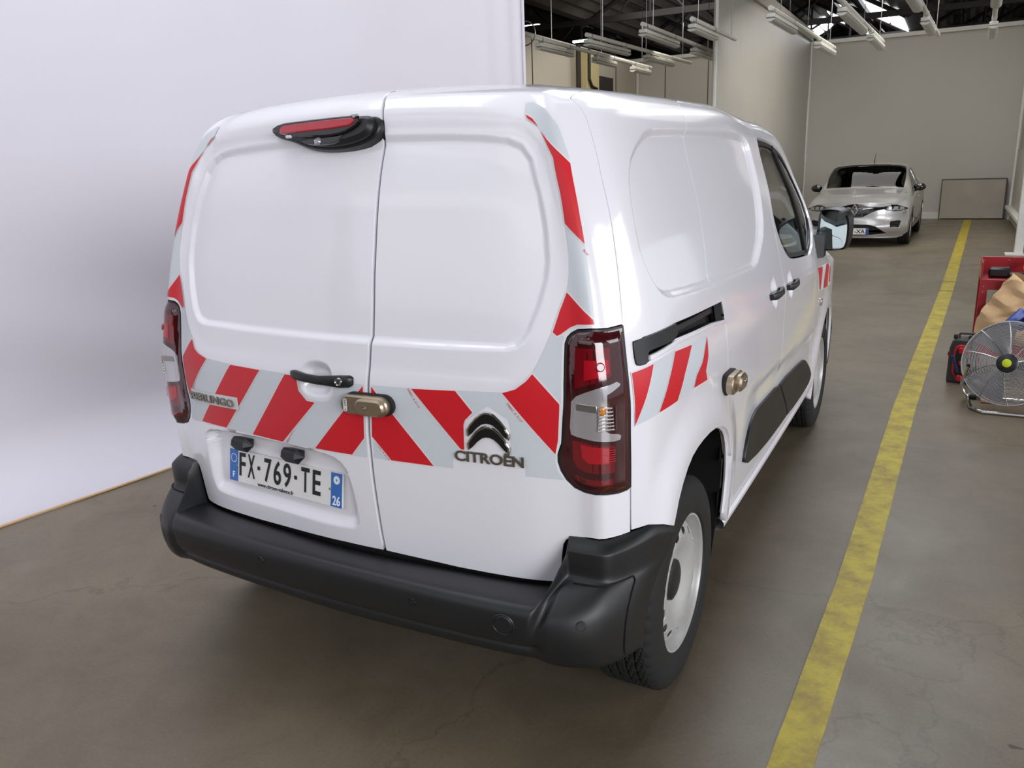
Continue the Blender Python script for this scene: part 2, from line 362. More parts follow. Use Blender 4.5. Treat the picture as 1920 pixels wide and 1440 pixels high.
# back wall, made of tall panels
wb=struct(MB().box((-1.9,21.3,2.16),(10.4,.12,4.36)).build('wall_back',M['wall'],smooth=False))
MB().box((-2.3,21.19,4.36),(9.6,.12,.09)).build('top_rail',M['trimwhite'],wb,False)
MB().box((-4.4,21.225,.16),(4.6,.03,.32)).build('skirting',M['trimwhite'],wb,False); MB().box((.35,21.225,.08),(4.6,.03,.16)).build('skirting',M['trimwhite'],wb,False)
for x in (-5.9,-4.7,-3.4): MB().box((x,21.232,2.16),(.02,.012,4.3)).build('panel_joint',M['board_edge'],wb,False)
MB().box((-6.68,21.18,2.16),(.07,.07,4.32)).build('corner_post',M['trimwhite'],wb,False)
wl=struct(MB().box((-6.79,13.2,2.13),(.12,16.2,4.26)).build('wall_left',M['wall2'],smooth=False))
MB().box((-6.72,13.2,4.28),(.1,16.2,.07)).build('top_rail',M['trimwhite'],wl,False)
for y in (8.5,11.6,14.7,17.8,19.6): MB().box((-6.725,y,2.13),(.012,.03,4.2)).build('panel_joint',M['board_edge'],wl,False)
wr=struct(MB().box((2.74,17.4,.8),(.12,7.7,1.6)).box((2.78,17.4,3.0),(.06,7.7,3.0)).build('wall_right',M['wall'],smooth=False))
MB().box((2.66,17.2,.30),(.2,7.4,.06)).build('ledge',M['trimwhite'],wr,False)
MB().box((2.66,20.9,2.2),(.05,.06,4.4)).build('corner_post',M['trimwhite'],wr,False)
MB().box((2.66,17.2,1.55),(.06,.3,.12)).build('junction_box',M['navy'],wr,False)
# electrical cabinet column on the left wall
cab=empty('wall_cabinet',(-6.55,18.2,0),0,'cream column with dark recessed cupboard on the far left wall','cabinet')
MB().box((-6.6,17.35,2.1),(.34,.75,4.2),bev=.01).build('cream_column',M['hazard'],cab)
MB().box((-6.62,18.3,1.95),(.28,.95,3.5)).build('dark_cupboard',M['brownblack'],cab,False)
MB().tube([(-6.38,17.0,4.35),(-6.38,17.0,3.55),(-6.4,17.2,3.4),(-6.38,17.45,3.36)],.035).build('cable_pipe',M['brownblack'],cab)
MB().tube([(-6.55,16.75,4.3),(-6.55,16.75,0)],.06).build('drain_pipe',M['brownblack'],cab)
# partition sheet hung between posts
def sheet(name,f,nu,nv,m,parent=None,thick=.006):
    V=[];F=[]
    for j in range(nv+1):
        for i in range(nu+1): V.append(f(i/nu,j/nv))
    w=nu+1
    for j in range(nv):
        for i in range(nu): F.append((j*w+i,j*w+i+1,(j+1)*w+i+1,(j+1)*w+i))
    o=mesh(name,V,F,m,parent,True,angle=60); md=o.modifiers.new('thick','SOLIDIFY'); md.thickness=thick; return o
pt=empty('partition_sheet',(-2.07,16.5,0),0,'tall translucent grey sheet partition between two white posts, right of the hanging lamps','partition')
def pf(u,v):
    y=11.95+u*9.2; z=.02+v*4.40; s=math.exp(-u*7)*(v**2)
    return (-2.065+.05*math.sin(u*26+v*9)*s*.9+.03*math.sin(u*9+v*4)*.6*v*(1-u)+.012*math.sin(v*11+u*5),y,z-.05*math.sin(u*math.pi)*v)
sheet('sheet',pf,90,40,M['partition'],pt)
MB().tube([(-2.06,11.92,0),(-2.06,11.92,5.2)],.035).build('post',M['trimwhite'],pt)
MB().tube([(-2.06,21.15,0),(-2.06,21.15,4.5)],.04).build('post',M['trimwhite'],pt)
MB().box((-2.07,16.5,4.52),(.10,9.3,.24)).build('top_beam',M['board'],pt,False)
# white curtain backdrop on the left
cd=empty('backdrop_curtain',(-2.3,0,0),0,'large white fabric backdrop curving onto the floor left of the van','backdrop')
def cf(u,v):
    y=-3.2+u*8.74
    xb=-2.44+.128*(y-.05); H=4.9
    # v: 0 floor edge .. sweep .. up
    if v<.28:
        t=v/.28; a=t*math.pi/2; R=.42; x=xb-R*math.sin(a)*1.0; z=R*.9*(1-math.cos(a))
    else:
        t=(v-.28)/.72; x=xb-.42-.02*t; z=.42*.9+t*(H-.42*.9)
    w=.010*math.sin(u*17+1)+.006*math.sin(u*41+v*3)
    fold=0
    for c,ww,am in ((.965,.010,.02),(.93,.012,.014),(.985,.007,-.018)): fold+=am*math.exp(-((u-c-.01*(1-v))/ww)**2)
    cr=.02*math.sin(y*3.1+z*6)*math.exp(-((z-.75)/.35)**2)
    return (x+(w+fold+cr)*min(1,v*3),y,z+.004*(1-v))
sheet('fabric',cf,150,70,M['curtain'],cd,.004)
ys=[-3.2+.2*i for i in range(45)]
MB().tube([(-2.44+.128*(y-.05)+.004*math.sin(y*9),y,.008) for y in ys],.007,6).build('hem',M['paper'],cd)
MB().tube([(-2.175,5.54,.4),(-2.175,5.54,5)],.016).build('edge_pole',M['curtain'],cd)
# post with a base plate at the right
ps=empty('steel_post',(2.46,13.3,0),0,'white square steel post with base plate on the right side of the aisle','post')
MB().box((2.47,13.3,1.7),(.12,.12,3.4),bev=.006).build('shaft',M['trimwhite'],ps)
MB().box((2.47,13.3,.01),(.36,.3,.02)).build('base_plate',M['trimwhite'],ps,False)
# leaning board
bd=empty('leaning_board',(1.85,21.1,0),0,'worn plywood board leaning against the far back wall','board')
T=Matrix.Translation((1.87,20.98,.02))@Matrix.Rotation(math.radians(-7),4,'X')
b_=MB(); b_.box((0,0,.46),(1.34,.025,.92),T,bev=.004); b_.build('sheet',M['board'],bd)
for c_,d_ in (((0,0,.93),(1.38,.04,.022)),((-.68,0,.46),(.02,.04,.92)),((.68,0,.46),(.03,.04,.92))): MB().box(c_,d_,T).build('edging',M['board_edge'],bd,False)
# roof: pitched bays with ridges along Y, trusses, purlins, skylights
VX=[-14,-10.5,-7,-3.5,0,3.5,7,10.5,14]
def rz(x):
    for a,b,za,zb in zip(VX,VX[1:],[5.0,6.9]*4,[6.9,5.0]*4):
        if a<=x<=b: return za+(zb-za)*(x-a)/(b-a)
    return 5
SKY=[(-4.9,-3.9,24.5,27.2),(-4.25,-3.6,33.5,36.2),(-1.15,-.15,22.4,26.4),(-2.4,-2.0,33.5,35.5),(-1.75,-1.2,30.3,31.5),(-2.6,-1.8,26.3,27.6),(-3.3,-2.9,32,34),(.3,2.6,4.5,8.5),(-3.1,-.8,-1,2),(.6,3.1,11,14)]
slabs=[]
nx=224; xs=np.linspace(-14,14,nx+1)
roof=struct(mesh('ceiling',[(x,y,rz(x)+.035*math.cos(i*math.pi)) for y in (-5,44) for i,x in enumerate(xs)],[(i,i+1,nx+2+i,nx+1+i)[::-1] for i in range(nx)],M['roofsheet'],None,False))
for a,b,y0,y1 in SKY:
    n=max(2,int((y1-y0)/.9))
    for k in range(n):
        ya=y0+(y1-y0)*k/n+.04; yb=y0+(y1-y0)*(k+1)/n-.04
        for (xa,xb) in ((a,(a+b)/2-.03),((a+b)/2+.03,b)):
            za,zb=rz(xa)-.09,rz(xb)-.09
            V=[(xa,ya,za),(xb,ya,zb),(xb,yb,zb),(xa,yb,za)]; V+=[(x,y,z+.04) for x,y,z in V]
            mesh('skylight_panel',V,[(0,3,2,1),(4,5,6,7),(0,1,5,4),(1,2,6,5),(2,3,7,6),(3,0,4,7)],M['sky_panel'],roof,False)
for y in range(-2,44,4):
    MB().box((0,y,4.98),(28,.10,.14)).build('truss_chord',M['darksteel'],roof,False); q=MB()
    for a,b in zip(VX,VX[1:]):
        m_=(a+b)/2; q.tube([(a,y,rz(a)-.12),(b,y,rz(b)-.12)],.055,4)
        q.tube([(m_,y,5.0),(m_,y,rz(m_)-.12)],.03,4); q.tube([(a+(b-a)*.25,y,5.0),(m_,y,rz(m_)-.12)],.025,4); q.tube([(a+(b-a)*.75,y,5.0),(m_,y,rz(m_)-.12)],.025,4); q.tube([(b,y,5.0),(b,y,rz(b)-.12)],.03,4)
    q.build('truss_webbing',M['darksteel'],roof,False)['kind']='stuff'
for x in (-9.3,-8.1,-5.9,-4.7,-2.3,-1.2,1.2,2.3,4.7,5.9):
    MB().box((x,19.5,rz(x)-.17),(.07,49,.12)).build('purlin',M['darksteel'],roof,False)
struct(MB().box((0,40,3.6),(28,.1,7.2)).build('wall_end',M['darksteel'],smooth=False))
struct(MB().box((-14,18,3.6),(.1,46,7.2)).build('wall_outer',M['darksteel'],smooth=False))
struct(MB().box((3,-9.9,2.6),(24,.12,5.2)).build('wall_rear_unseen',M['board_edge'],smooth=False))  # out-of-view wall put in to darken the door mirror's reflection
cc=MB().box((-7.6,21.0,3.2),(.5,.5,6.4)); struct(cc.build('trim_1',M['darksteel'],smooth=False))
bm_=struct(MB().box((-4.5,12.6,4.75),(9.6,.22,.20)).build('trim_2',M['wall2'],smooth=False))
# hanging batten lights: a rail hung on wires with lamps beneath
def batten_row(x0,y0,x1,y1,z,lamps,label,lit=False):
    t=empty('batten_light_row',((x0+x1)/2,(y0+y1)/2,z),0,label,'ceiling light','rows of hanging batten lights')
    MB().tube([(x0,y0,z),(x1,y1,z)],.032,8).build('rail',M['lamp_body'],t)
    for a,b in lamps:
        pa=Vector((x0+(x1-x0)*a,y0+(y1-y0)*a,z-.12)); pb=Vector((x0+(x1-x0)*b,y0+(y1-y0)*b,z-.12)); d=(pb-pa); L_=d.length; d.normalize()
        T=frame((pa+pb)/2,(-d.y,d.x,0),d,(0,0,1)) ; T=frame((pa+pb)/2,(d.y,-d.x,0),d,(0,0,1))
        MB().box((0,0,.035),(.11,L_,.05),T,bev=.008).build('lamp_housing',M['lamp_body'],t)
        g=MB(); poly=[(.06*math.cos(k),-.035*math.sin(k)) for k in np.linspace(0,math.pi,9)]
        V=[(p[0],s*L_/2,p[1]) for s in(-1,1) for p in poly]; n=len(poly); F=[(i,i+1,n+i+1,n+i) for i in range(n-1)]+[tuple(range(n)),tuple(range(2*n-1,n-1,-1))]
        g.add(V,F,T); g.build('diffuser',M['lit_tube'] if lit else M['diffuser'],t)
        for e in (-.42,.42):
            c=(pa+pb)/2+d*L_*e; MB().box((c.x,c.y,z-.04),(.07,.02,.12)).build('clip',M['steel'],t,False)
    for f in (.12,.5,.9):
        x=x0+(x1-x0)*f; y=y0+(y1-y0)*f; MB().tube([(x,y,z),(x,y,min(rz(x)-.1,6.5))],.005,4).build('hanging_wire',M['steel'],t)
    return t
L4=[(.02,.27),(.30,.55),(.60,.83)]
batten_row(-4.05,9.47,-4.01,14.5,3.4,[(.03,.26),(.44,.62),(.8,.98)],'dim batten light row nearest the cream left wall, its looped cable hanging')
batten_row(-3.35,9.78,-3.16,14.33,3.4,[(.0,.33),(.5,.78)],'white batten light row over the left bay, two lamps, second row from the left')
batten_row(-2.40,9.46,-2.38,13.03,3.4,[(.0,.42),(.66,.98)],'batten light row just left of the partition post, its lamps apart')
batten_row(-1.74,9.51,-1.72,11.8,3.4,[(.0,.5)],'short batten light row cut off by the left partition post',)
batten_row(-.72,9.4,-.57,14.1,3.4,[(.0,.3),(.68,.98)],'batten light row beside the top beam of the partition')
batten_row(.08,9.2,.21,13.9,3.4,[(.08,.5),(.66,.97)],'batten light row above the silver car, left of centre')
batten_row(.85,8.6,1.03,13.7,3.4,[(.02,.28),(.5,.75)],'batten light row above the silver car, right of centre')
batten_row(1.70,8.6,1.78,13.66,3.4,[(.1,.35),(.72,.98)],'batten light row nearest the right wall')
MB().tube([(-4.04+.16*math.sin(a),9.2,3.42+.16*math.cos(a)) for a in np.linspace(0,2*math.pi,20,endpoint=False)],.009,5,closed=True).build('cable_loop',M['steel'],[o for o in COL.objects if o.name=='batten_light_row'][0])
for k,(x,y,z) in enumerate([(-9.4,20,5.4),(-8.6,21.6,5.1),(-8.0,22.2,5.0),(-5.0,24,4.95)]):
    tag(MB().box((x,y,z),(.5,.1,.06),bev=.01).build('tube_lamp',M['lit_tube']),['lit tube lamp farthest left under the dark roof, beside the backdrop edge','lit tube lamp just right of the leftmost one under the dark roof','third lit tube lamp from the left, beside the dark roof column','small lit tube lamp right of the dark roof column, above the hanging lights'][k],'lamp','distant lit tube lamps')

# ------------------------------------------------------------------ body surface of the van
# ---- van body surface: s = distance along plan outline from rear centre, v = nominal height ----
PLAN=dict(x=[0,.3,.6,.738,.80,.85,.882,.902,.915,.922,.924,.922,.915,.90,.87,.80,.60,.30,0],
          y=[0,.020,.054,.099,.104,.188,.263,.368,.55,.9,1.7,2.4,3.0,3.5,3.95,4.16,4.32,4.38,4.40])
VN=[.2,.5,.8,1.0,1.15,1.3,1.45,1.6,1.68,1.74,1.80,1.86,1.95]
SI=[.02,.005,0,0,.022,.051,.093,.152,.179,.207,.245,.285,.467]
SZ=[.2,.5,.8,1.0,1.15,1.3,1.45,1.6,1.675,1.73,1.765,1.785,1.795]
RI=[.117,.084,.067,.067,.081,.103,.133,.166,.197,.228,.280,.385,.50]
RZ=[.2,.5,.8,1.0,1.15,1.3,1.45,1.6,1.68,1.735,1.77,1.79,1.797]
TY=[0,1.6,2.2,2.6,2.9,3.15,3.4,3.65,3.8,4.1,4.3,4.45]
TZ=[1.816,1.834,1.797,1.779,1.692,1.531,1.361,1.187,1.142,1.063,.98,.80]
FI=[.02,.0,0,.01,.03,.06,.09,.14,.17,.20,.24,.30,.40]
def nat_spline(xs,ys):
    xs=np.array(xs,float);ys=np.array(ys,float);n=len(xs);h=np.diff(xs)
    # pchip-like monotone hermite
    d=np.diff(ys)/h; m=np.zeros(n); m[0]=d[0];m[-1]=d[-1]
    for i in range(1,n-1):
        if d[i-1]*d[i]>0:
            w1=2*h[i]+h[i-1];w2=h[i]+2*h[i-1]; m[i]=(w1+w2)/(w1/d[i-1]+w2/d[i])
    def f(x):
        x=np.asarray(x,float);k=np.clip(np.searchsorted(xs,x)-1,0,n-2);t=(x-xs[k])/h[k]
        lin=np.where(t<0,ys[0]+m[0]*(x-xs[0]),ys[-1]+m[-1]*(x-xs[-1]))
        t2=np.clip(t,0,1);a=2*t2**3-3*t2**2+1;b=t2**3-2*t2**2+t2;c=-2*t2**3+3*t2**2;e=t2**3-t2**2
        r=a*ys[k]+b*h[k]*m[k]+c*ys[k+1]+e*h[k]*m[k+1]
        return np.where((t<0)|(t>1),lin,r)
    return f
class Body:
    def __init__(B,P=PLAN,SI=SI,SZ=SZ,RI=RI,RZ=RZ,TZ=TZ,FI=FI):
        x=np.array(P['x'],float);y=np.array(P['y'],float)
        # smooth dense plan by Catmull-Rom (centripetal-ish)
        pts=np.stack([x,y],1);ext=np.vstack([[-pts[1,0],pts[1,1]],pts,[-pts[-2,0],pts[-2,1]]])
        out=[]
        for i in range(1,len(ext)-2):
            p0,p1,p2,p3=ext[i-1:i+3];t0=0;t1=t0+np.linalg.norm(p1-p0)**.5;t2=t1+np.linalg.norm(p2-p1)**.5;t3=t2+np.linalg.norm(p3-p2)**.5
            for t in np.linspace(t1,t2,24,endpoint=False):
                A1=(t1-t)/(t1-t0)*p0+(t-t0)/(t1-t0)*p1;A2=(t2-t)/(t2-t1)*p1+(t-t1)/(t2-t1)*p2;A3=(t3-t)/(t3-t2)*p2+(t-t2)/(t3-t2)*p3
                B1=(t2-t)/(t2-t0)*A1+(t-t0)/(t2-t0)*A2;B2=(t3-t)/(t3-t1)*A2+(t-t1)/(t3-t1)*A3
                out.append((t2-t)/(t2-t1)*B1+(t-t1)/(t2-t1)*B2)
        out.append(pts[-1]);out=np.array(out)
        s=np.concatenate([[0],np.cumsum(np.linalg.norm(np.diff(out,axis=0),axis=1))])
        B.L=s[-1]; B.ss=np.linspace(0,B.L,1200)
        B.px=np.interp(B.ss,s,out[:,0]);B.py=np.interp(B.ss,s,out[:,1])
        # gaussian smooth of tangent
        tx=np.gradient(B.px);ty=np.gradient(B.py)
        k=np.exp(-.5*(np.arange(-14,15)/6.)**2);k/=k.sum()
        def sm(a,sym): 
            a=np.concatenate([sym[0]*a[14:0:-1],a,sym[1]*a[-2:-16:-1]]);return np.convolve(a,k,'valid')
        tx=sm(tx,(1,1));ty=sm(ty,(-1,-1));l=np.hypot(tx,ty);B.nx=ty/l;B.ny=-tx/l
        B.si=nat_spline(VN,SI);B.sz=nat_spline(VN,SZ);B.ri=nat_spline(VN,RI);B.rz=nat_spline(VN,RZ);B.fi=nat_spline(VN,FI);B.T=nat_spline(TY,TZ)
    def pos(B,s,v):
        s=np.asarray(s,float);v=np.asarray(v,float);sg=np.where(s<0,-1.,1.);a=np.abs(s)
        px=np.interp(a,B.ss,B.px);py=np.interp(a,B.ss,B.py);nx=np.interp(a,B.ss,B.nx);ny=np.interp(a,B.ss,B.ny)
        w=nx*nx; wr=np.where(ny<0,1-w,0); wf=np.where(ny>=0,1-w,0)
        vv=np.minimum(v,1.95); si=B.si(vv); z=w*B.sz(vv)+wr*B.rz(vv)+wf*B.sz(vv)
        kr=(1-np.clip(py/1.2,0,1))**2; kf=np.clip((py-3.4)/1.0,0,1)**2
        x=px*(1-si/.924); y=py+B.ri(vv)*kr-B.fi(vv)*kf
        # roof cap: v 1.95..3 shrinks to the spine
        t=np.clip((v-1.95)/1.05,0,1); sy=np.clip(y,.9,3.6)
        x=x*(1-t); y=y*(1-t)+sy*t; k=np.clip((z-1.55)/.2,0,1); z=z+.026*(1-(np.abs(x)/.62)**2).clip(0,1)*k*k*(3-2*k)
        g=(B.T(y)-.95)/.85; z=np.where(z>.95,.95+(z-.95)*g,z)
        return np.stack([sg*x,y,z],-1)
    def nrm(B,s,v,e=2e-3):
        s=np.asarray(s,float)
        sg=1.
        a=B.pos(s+e,v)-B.pos(s-e,v);b=B.pos(s,v+e)-B.pos(s,v-e)
        n=np.cross(a,b);n/=np.linalg.norm(n,axis=-1,keepdims=True)+1e-12
        return n
BD=Body()
MIR=lambda P:[(-a,b) for a,b in P][::-1]
REC=[(0.0000,1.1563),(0.3534,1.1555),(0.5673,1.1580),(0.6000,1.1656),(0.6202,1.1795),(0.6393,1.2024),(0.6731,1.2635),(0.7016,1.3295),(0.7125,1.3727),(0.7198,1.4587),(0.7217,1.5360),(0.7147,1.6160),(0.6875,1.6499),(0.6418,1.6642),(0.5510,1.6703),(0.4372,1.6723),(0.0000,1.6744)]
RECP=REC+[(-a,b) for a,b in REC[1:-1]][::-1]
CRE=[(0.0000,1.0417),(0.5537,1.0492),(0.5901,1.0604),(0.6117,1.0736),(0.6399,1.1009),(0.6702,1.1473),(0.7011,1.2019),(0.7285,1.2545),(0.7532,1.3019),(0.7645,1.3367),(0.7738,1.3879),(0.7769,1.4603),(0.7846,1.5326),(0.7850,1.6174),(0.7606,1.6679),(0.7190,1.7079),(0.6597,1.7215),(0.4376,1.7279),(0.0000,1.7297)]
CREP=CRE+[(-a,b) for a,b in CRE[1:-1]][::-1]
PREC=smooth_poly([(-.6055,.782),(-.575,.803),(-.4574,.8125),(-.2307,.8154),(-.0434,.8104),(.0225,.795),(.050,.740),(.0620,.64),(.0590,.588),(-.0017,.5754),(-.2816,.579),(-.5661,.5776),(-.6050,.5925),(-.6095,.6956)],2)
HREC=smooth_poly([(-.109,1.036),(-.098,1.0765),(-.056,1.092),(-.006,1.0875),(.016,1.066),(.018,1.026),(.002,.994),(-.036,.9835),(-.086,.9865),(-.106,1.006)],2)
SREC=smooth_poly([(1.7826,1.6850),(1.4378,1.6839),(1.3437,1.6768),(1.2619,1.6524),(1.1962,1.6249),(1.1426,1.5959),(1.0960,1.5504),(1.0551,1.4800),(1.0436,1.3960),(1.0599,1.3397),(1.1018,1.2865),(1.1522,1.2550),(1.2392,1.2445),(1.6730,1.2254),(2.0944,1.2117),(2.2021,1.2111),(2.2880,1.2430),(2.4238,1.3160),(2.5256,1.4610),(2.6086,1.5912),(2.6142,1.6470),(2.5797,1.6745),(2.4873,1.6820)],1)
ARCHR=[(0.9530,0.2500),(0.9659,0.3659),(1.0094,0.4609),(1.0575,0.5446),(1.1035,0.6205),(1.1460,0.7129),(1.2191,0.7808),(1.3117,0.8053),(1.4495,0.8088),(1.5689,0.7849),(1.6460,0.7430),(1.6889,0.6775),(1.7102,0.5810),(1.7017,0.4947),(1.6829,0.4100),(1.6530,0.2500)]
ARCHF=[(3.6880,0.2500),(3.7487,0.4002),(3.8141,0.5001),(3.8893,0.6001),(3.9745,0.6700),(4.0746,0.7200),(4.1546,0.7380),(4.2646,0.7350),(4.3744,0.7000),(4.4537,0.6302),(4.5020,0.5305),(4.5190,0.4212),(4.5080,0.2500)]
ARCHR=smooth_poly(ARCHR,1,False); ARCHF=smooth_poly(ARCHF,1,False)
SLOT=[(0.9958,1.1079),(1.1822,1.1361),(1.5317,1.1203),(1.6799,1.1047),(1.6848,1.1624),(1.1839,1.1769),(0.9849,1.1723)]
def disp(s,v):
    s=np.asarray(s,float); v=np.broadcast_to(np.asarray(v,float),s.shape); d=np.zeros_like(s); a=np.abs(s)
    m=(a<.85)&(v>1.0)&(v<1.80)
    if m.any():
        P=np.stack([s[m],v[m]],1); c=sdf(P,CREP); r=sdf(P,RECP)
        d[m]+=.011*sstep(-c/.05)*sstep((v[m]-1.5)/.2)+.004*sstep(-c/.05)+.013*sstep((-r+.007)/.020)
    m=(s<.16)&(s>-.72)&(v<.92)&(v>.5)
    if m.any():
        P=np.stack([s[m],v[m]],1); c=sdf(P,PREC); d[m]+=(.022+.020*np.clip((v[m]-.60)/.17,0,1))*sstep((-c+.004)/np.where(v[m]>.76,.012,.035))
    m=(s<.07)&(s>-.15)&(v<1.14)&(v>.94)
    if m.any():
        P=np.stack([s[m],v[m]],1); c=sdf(P,HREC); d[m]+=.026*sstep((-c+.002)/.032)
    m=(a>.95)&(a<2.9)&(v>1.1)&(v<1.8)
    if m.any():
        P=np.stack([a[m],v[m]],1); c=sdf(P,SREC); d[m]+=.016*sstep((-c+.008)/.024)
    m=(a>.95)&(a<2.1)&(v<1.1)
    if m.any():
        P=np.stack([a[m],v[m]],1); c=sdf(P,ARCHR); d[m]-=.020*sstep(1-(c-.02)/.15)*sstep((a[m]-.93)/.15)
    m=(a>3.4)&(a<4.8)&(v<1.0)
    if m.any():
        P=np.stack([a[m],v[m]],1); c=sdf(P,ARCHF); d[m]-=.016*sstep(1-(c-.01)/.13)
    for hs_,hv_ in ((2.462,1.075),(2.818,1.062)):
        d+=.020*sstep((.058-np.hypot(a-hs_,(v-hv_)*.9))/.030)
    # soft waist crease along the doors
    k=sstep((a-1.95)/.3)*sstep((3.9-a)/.3); vl=np.interp(a,[2.1,2.7,3.5],[.79,.755,.70])
    d+=.012*k*sstep((vl-v)/.05)*sstep((v-.45)/.12)
    return d
def SURF(u,v,off):
    u=np.asarray(u,float); v=np.asarray(v,float); P=BD.pos(u,v); N=BD.nrm(u,v); return P+N*(np.asarray(off)-disp(u,v))[...,None] if np.ndim(off) or True else P
def SURF0(u,v,off):
    P=BD.pos(u,v); return P+BD.nrm(u,v)*np.broadcast_to(np.asarray(off,float),np.shape(u))[...,None]
_n=BD.nrm(np.array([0.]),np.array([1.]))
assert _n[0,1]<0
def bframe(s,v,off=0.):
    """local frame on the body: x to the right as seen from outside, y up, z outwards"""
    s_=np.array([float(s)]); v_=np.array([float(v)]); o=SURF(s_,v_,np.array([off]))[0]; z=BD.nrm(s_,v_)[0]
    x=(BD.pos(s_+.003,v_)-BD.pos(s_-.003,v_))[0]; x/=np.linalg.norm(x); y=np.cross(z,x); return frame(o,x,y,z)
van=empty('delivery_van',(0,2.1,0),0,'white delivery van seen from behind with red and grey hazard stripes','van')
VANM=Matrix.Identity(4)

# --- panels. shared seam lines
G=.0013
top=1.835
TOPL=[(a,top) for a in np.linspace(0,1,2)]
SEAMR=[(0.9730,1.8350),(0.9053,1.7783),(0.9318,1.7407),(0.9426,1.7054),(0.9548,1.6095),(0.9436,1.5087),(0.9317,1.4064),(0.9222,1.2982),(0.9149,1.2089)]
LAMP=[(0.7370,1.1736),(0.7441,1.1880),(0.7551,1.1978),(0.7726,1.2062),(0.8063,1.2091),(0.8602,1.2058),(0.9144,1.2080),(0.9124,1.1223),(0.9097,1.0501),(0.9102,0.9419),(0.9119,0.8715),(0.9125,0.8292),(0.9125,0.7929),(0.9011,0.7883),(0.8717,0.7869),(0.8270,0.7911),(0.7695,0.7934),(0.7417,0.8033),(0.7209,0.8240),(0.7081,0.8463),(0.7007,0.8706),(0.7007,0.8890),(0.7064,0.9076),(0.7107,0.9191),(0.7150,0.9819),(0.7233,1.0729),(0.7330,1.1454)]
BOT_R=[(0.1470,0.5215),(0.3888,0.5169),(0.5864,0.5165),(0.6776,0.5162),(0.6913,0.5221),(0.6962,0.5391),(0.7026,0.6022),(0.7064,0.6316),(0.7140,0.6465),(0.7302,0.6556),(0.7860,0.6622),(0.8427,0.6614),(0.8788,0.6596),(0.9144,0.6597)]
SEAM_LO=[(0.9144,0.6597),(0.9143,0.7333),(0.9136,0.7833)]
g=np.array(LAMP); LM=[tuple(p) for p in inset(g,-.004)]   # door opening a little larger than the lamp
# indices: 0..5 top-inner corner, 6 top-outer, 7..12 outer side, 13.. bottom
LM_inner=[LM[12]]+LM[13:]+LM[0:7]
LM_inner=[(min(a,.9160),b) for a,b in LM_inner]
def top_line(a,b,n=12): return [(s,top) for s in np.linspace(a,b,n)]
C=.147
CSP=[(0.1416,0.5235),(0.1372,0.58),(0.131,0.78),(0.129,0.9),(0.14,1.04),(0.15,1.15),(0.155,1.25),(0.157,1.3345),(0.1634,1.4548),(0.179,1.6043),(0.187,1.67),(0.185,1.72),(0.18,1.753),(0.1605,1.806),(0.153,1.835)]
cs=lambda v: float(np.interp(v,[p[1] for p in CSP],[p[0] for p in CSP]))
SEAMV=np.linspace(1.835,.5265,60)
BR=BOT_R[1:]+SEAM_LO[1:]+LM_inner+SEAMR[::-1]
RD=BR+top_line(.865,cs(top)+.012)+[(cs(v_)+.0046,v_) for v_ in SEAMV]
RD=[tuple(p) for p in inset(RD,G)]
LD=[(-a,b) for a,b in BR+top_line(.865,-cs(top)+.012)+[(-(cs(v_)-.0046),v_) for v_ in SEAMV]+[(0,.5265)]][::-1]
LD=[tuple(p) for p in inset(LD,G)]
def fine(polys,h,band,box):
    gx,gy=np.meshgrid(np.arange(box[0],box[1],h),np.arange(box[2],box[3],h)); P=np.stack([gx.ravel(),gy.ravel()],1); k=np.zeros(len(P),bool)
    for q,(a,b) in zip(polys,band): d=sdf(P,q); k|=(d>a)&(d<b)
    return P[k]
exR=fine([RECP],.0056,[(-.022,.016)],(.15,.75,1.1,1.75))
exL=np.vstack([fine([RECP],.0056,[(-.022,.016)],(-.75,.14,1.1,1.75)),fine([PREC],.005,[(-.042,.008)],(-.68,.12,.54,.86)),fine([HREC],.0042,[(-.04,.008)],(-.14,.06,.96,1.13))])
dR=panel('rear_door',SURF,RD,M['white'],van,h=.022,extra=exR,rim=.03,rnd=.0008)
dL=panel('rear_door',SURF,LD,M['white'],van,h=.022,extra=exL,rim=.03,rnd=.0008)
# side panels (right side, then mirrored for the left)
SLIDE=[(1.9124,1.819),(1.8428,1.7704),(1.8088,1.7311),(1.7781,1.6929),(1.7506,1.6583),(1.7179,1.5595),(1.6542,1.3998),(1.5965,1.2336),(1.6137,1.2135),(1.6434,1.2001),(1.6729,1.1634),(1.6818,1.1218),(1.6759,1.079),(1.6701,1.0378),(1.688,0.9513),(1.722,0.85),(1.735,0.775),(1.728,0.7),(1.716,0.64)]
DOORS=[(2.7286,1.7762),(2.7834,1.7162),(2.7569,1.6381),(2.7252,1.5556),(2.6742,1.4692),(2.6335,1.3642),(2.6384,1.2503),(2.6656,1.1594),(2.6873,1.1124),(2.6717,0.9273),(2.6673,0.8455),(2.6597,0.7400),(2.6777,0.6400),(2.7347,0.6000),(2.8047,0.5427),(2.8597,0.4500),(2.8647,0.4100)]
FEND=[(3.635,1.150),(3.60,1.122),(3.5707,1.0916),(3.5697,0.9000),(3.5755,0.7619),(3.6146,0.6400),(3.6543,0.5001),(3.6589,0.4002)]
QP=[(0.9168,0.6642),(0.9847,0.6608),(1.0450,0.6451),(1.1035,0.6205)]+[p for p in ARCHR if (p[0]>1.12 and p[1]>.66)]+[(1.706,.635)]+SLIDE[::-1]+[(1.9135,1.8284)]+[(s,top) for s in np.linspace(1.8,.92,9)]+SEAMR+[(0.9150,1.2039)]+[(0.9145,1.1222),(0.9122,1.0500),(0.9125,0.9419),(0.9147,0.8714),(0.9153,0.7928),(0.9159,0.7332)]
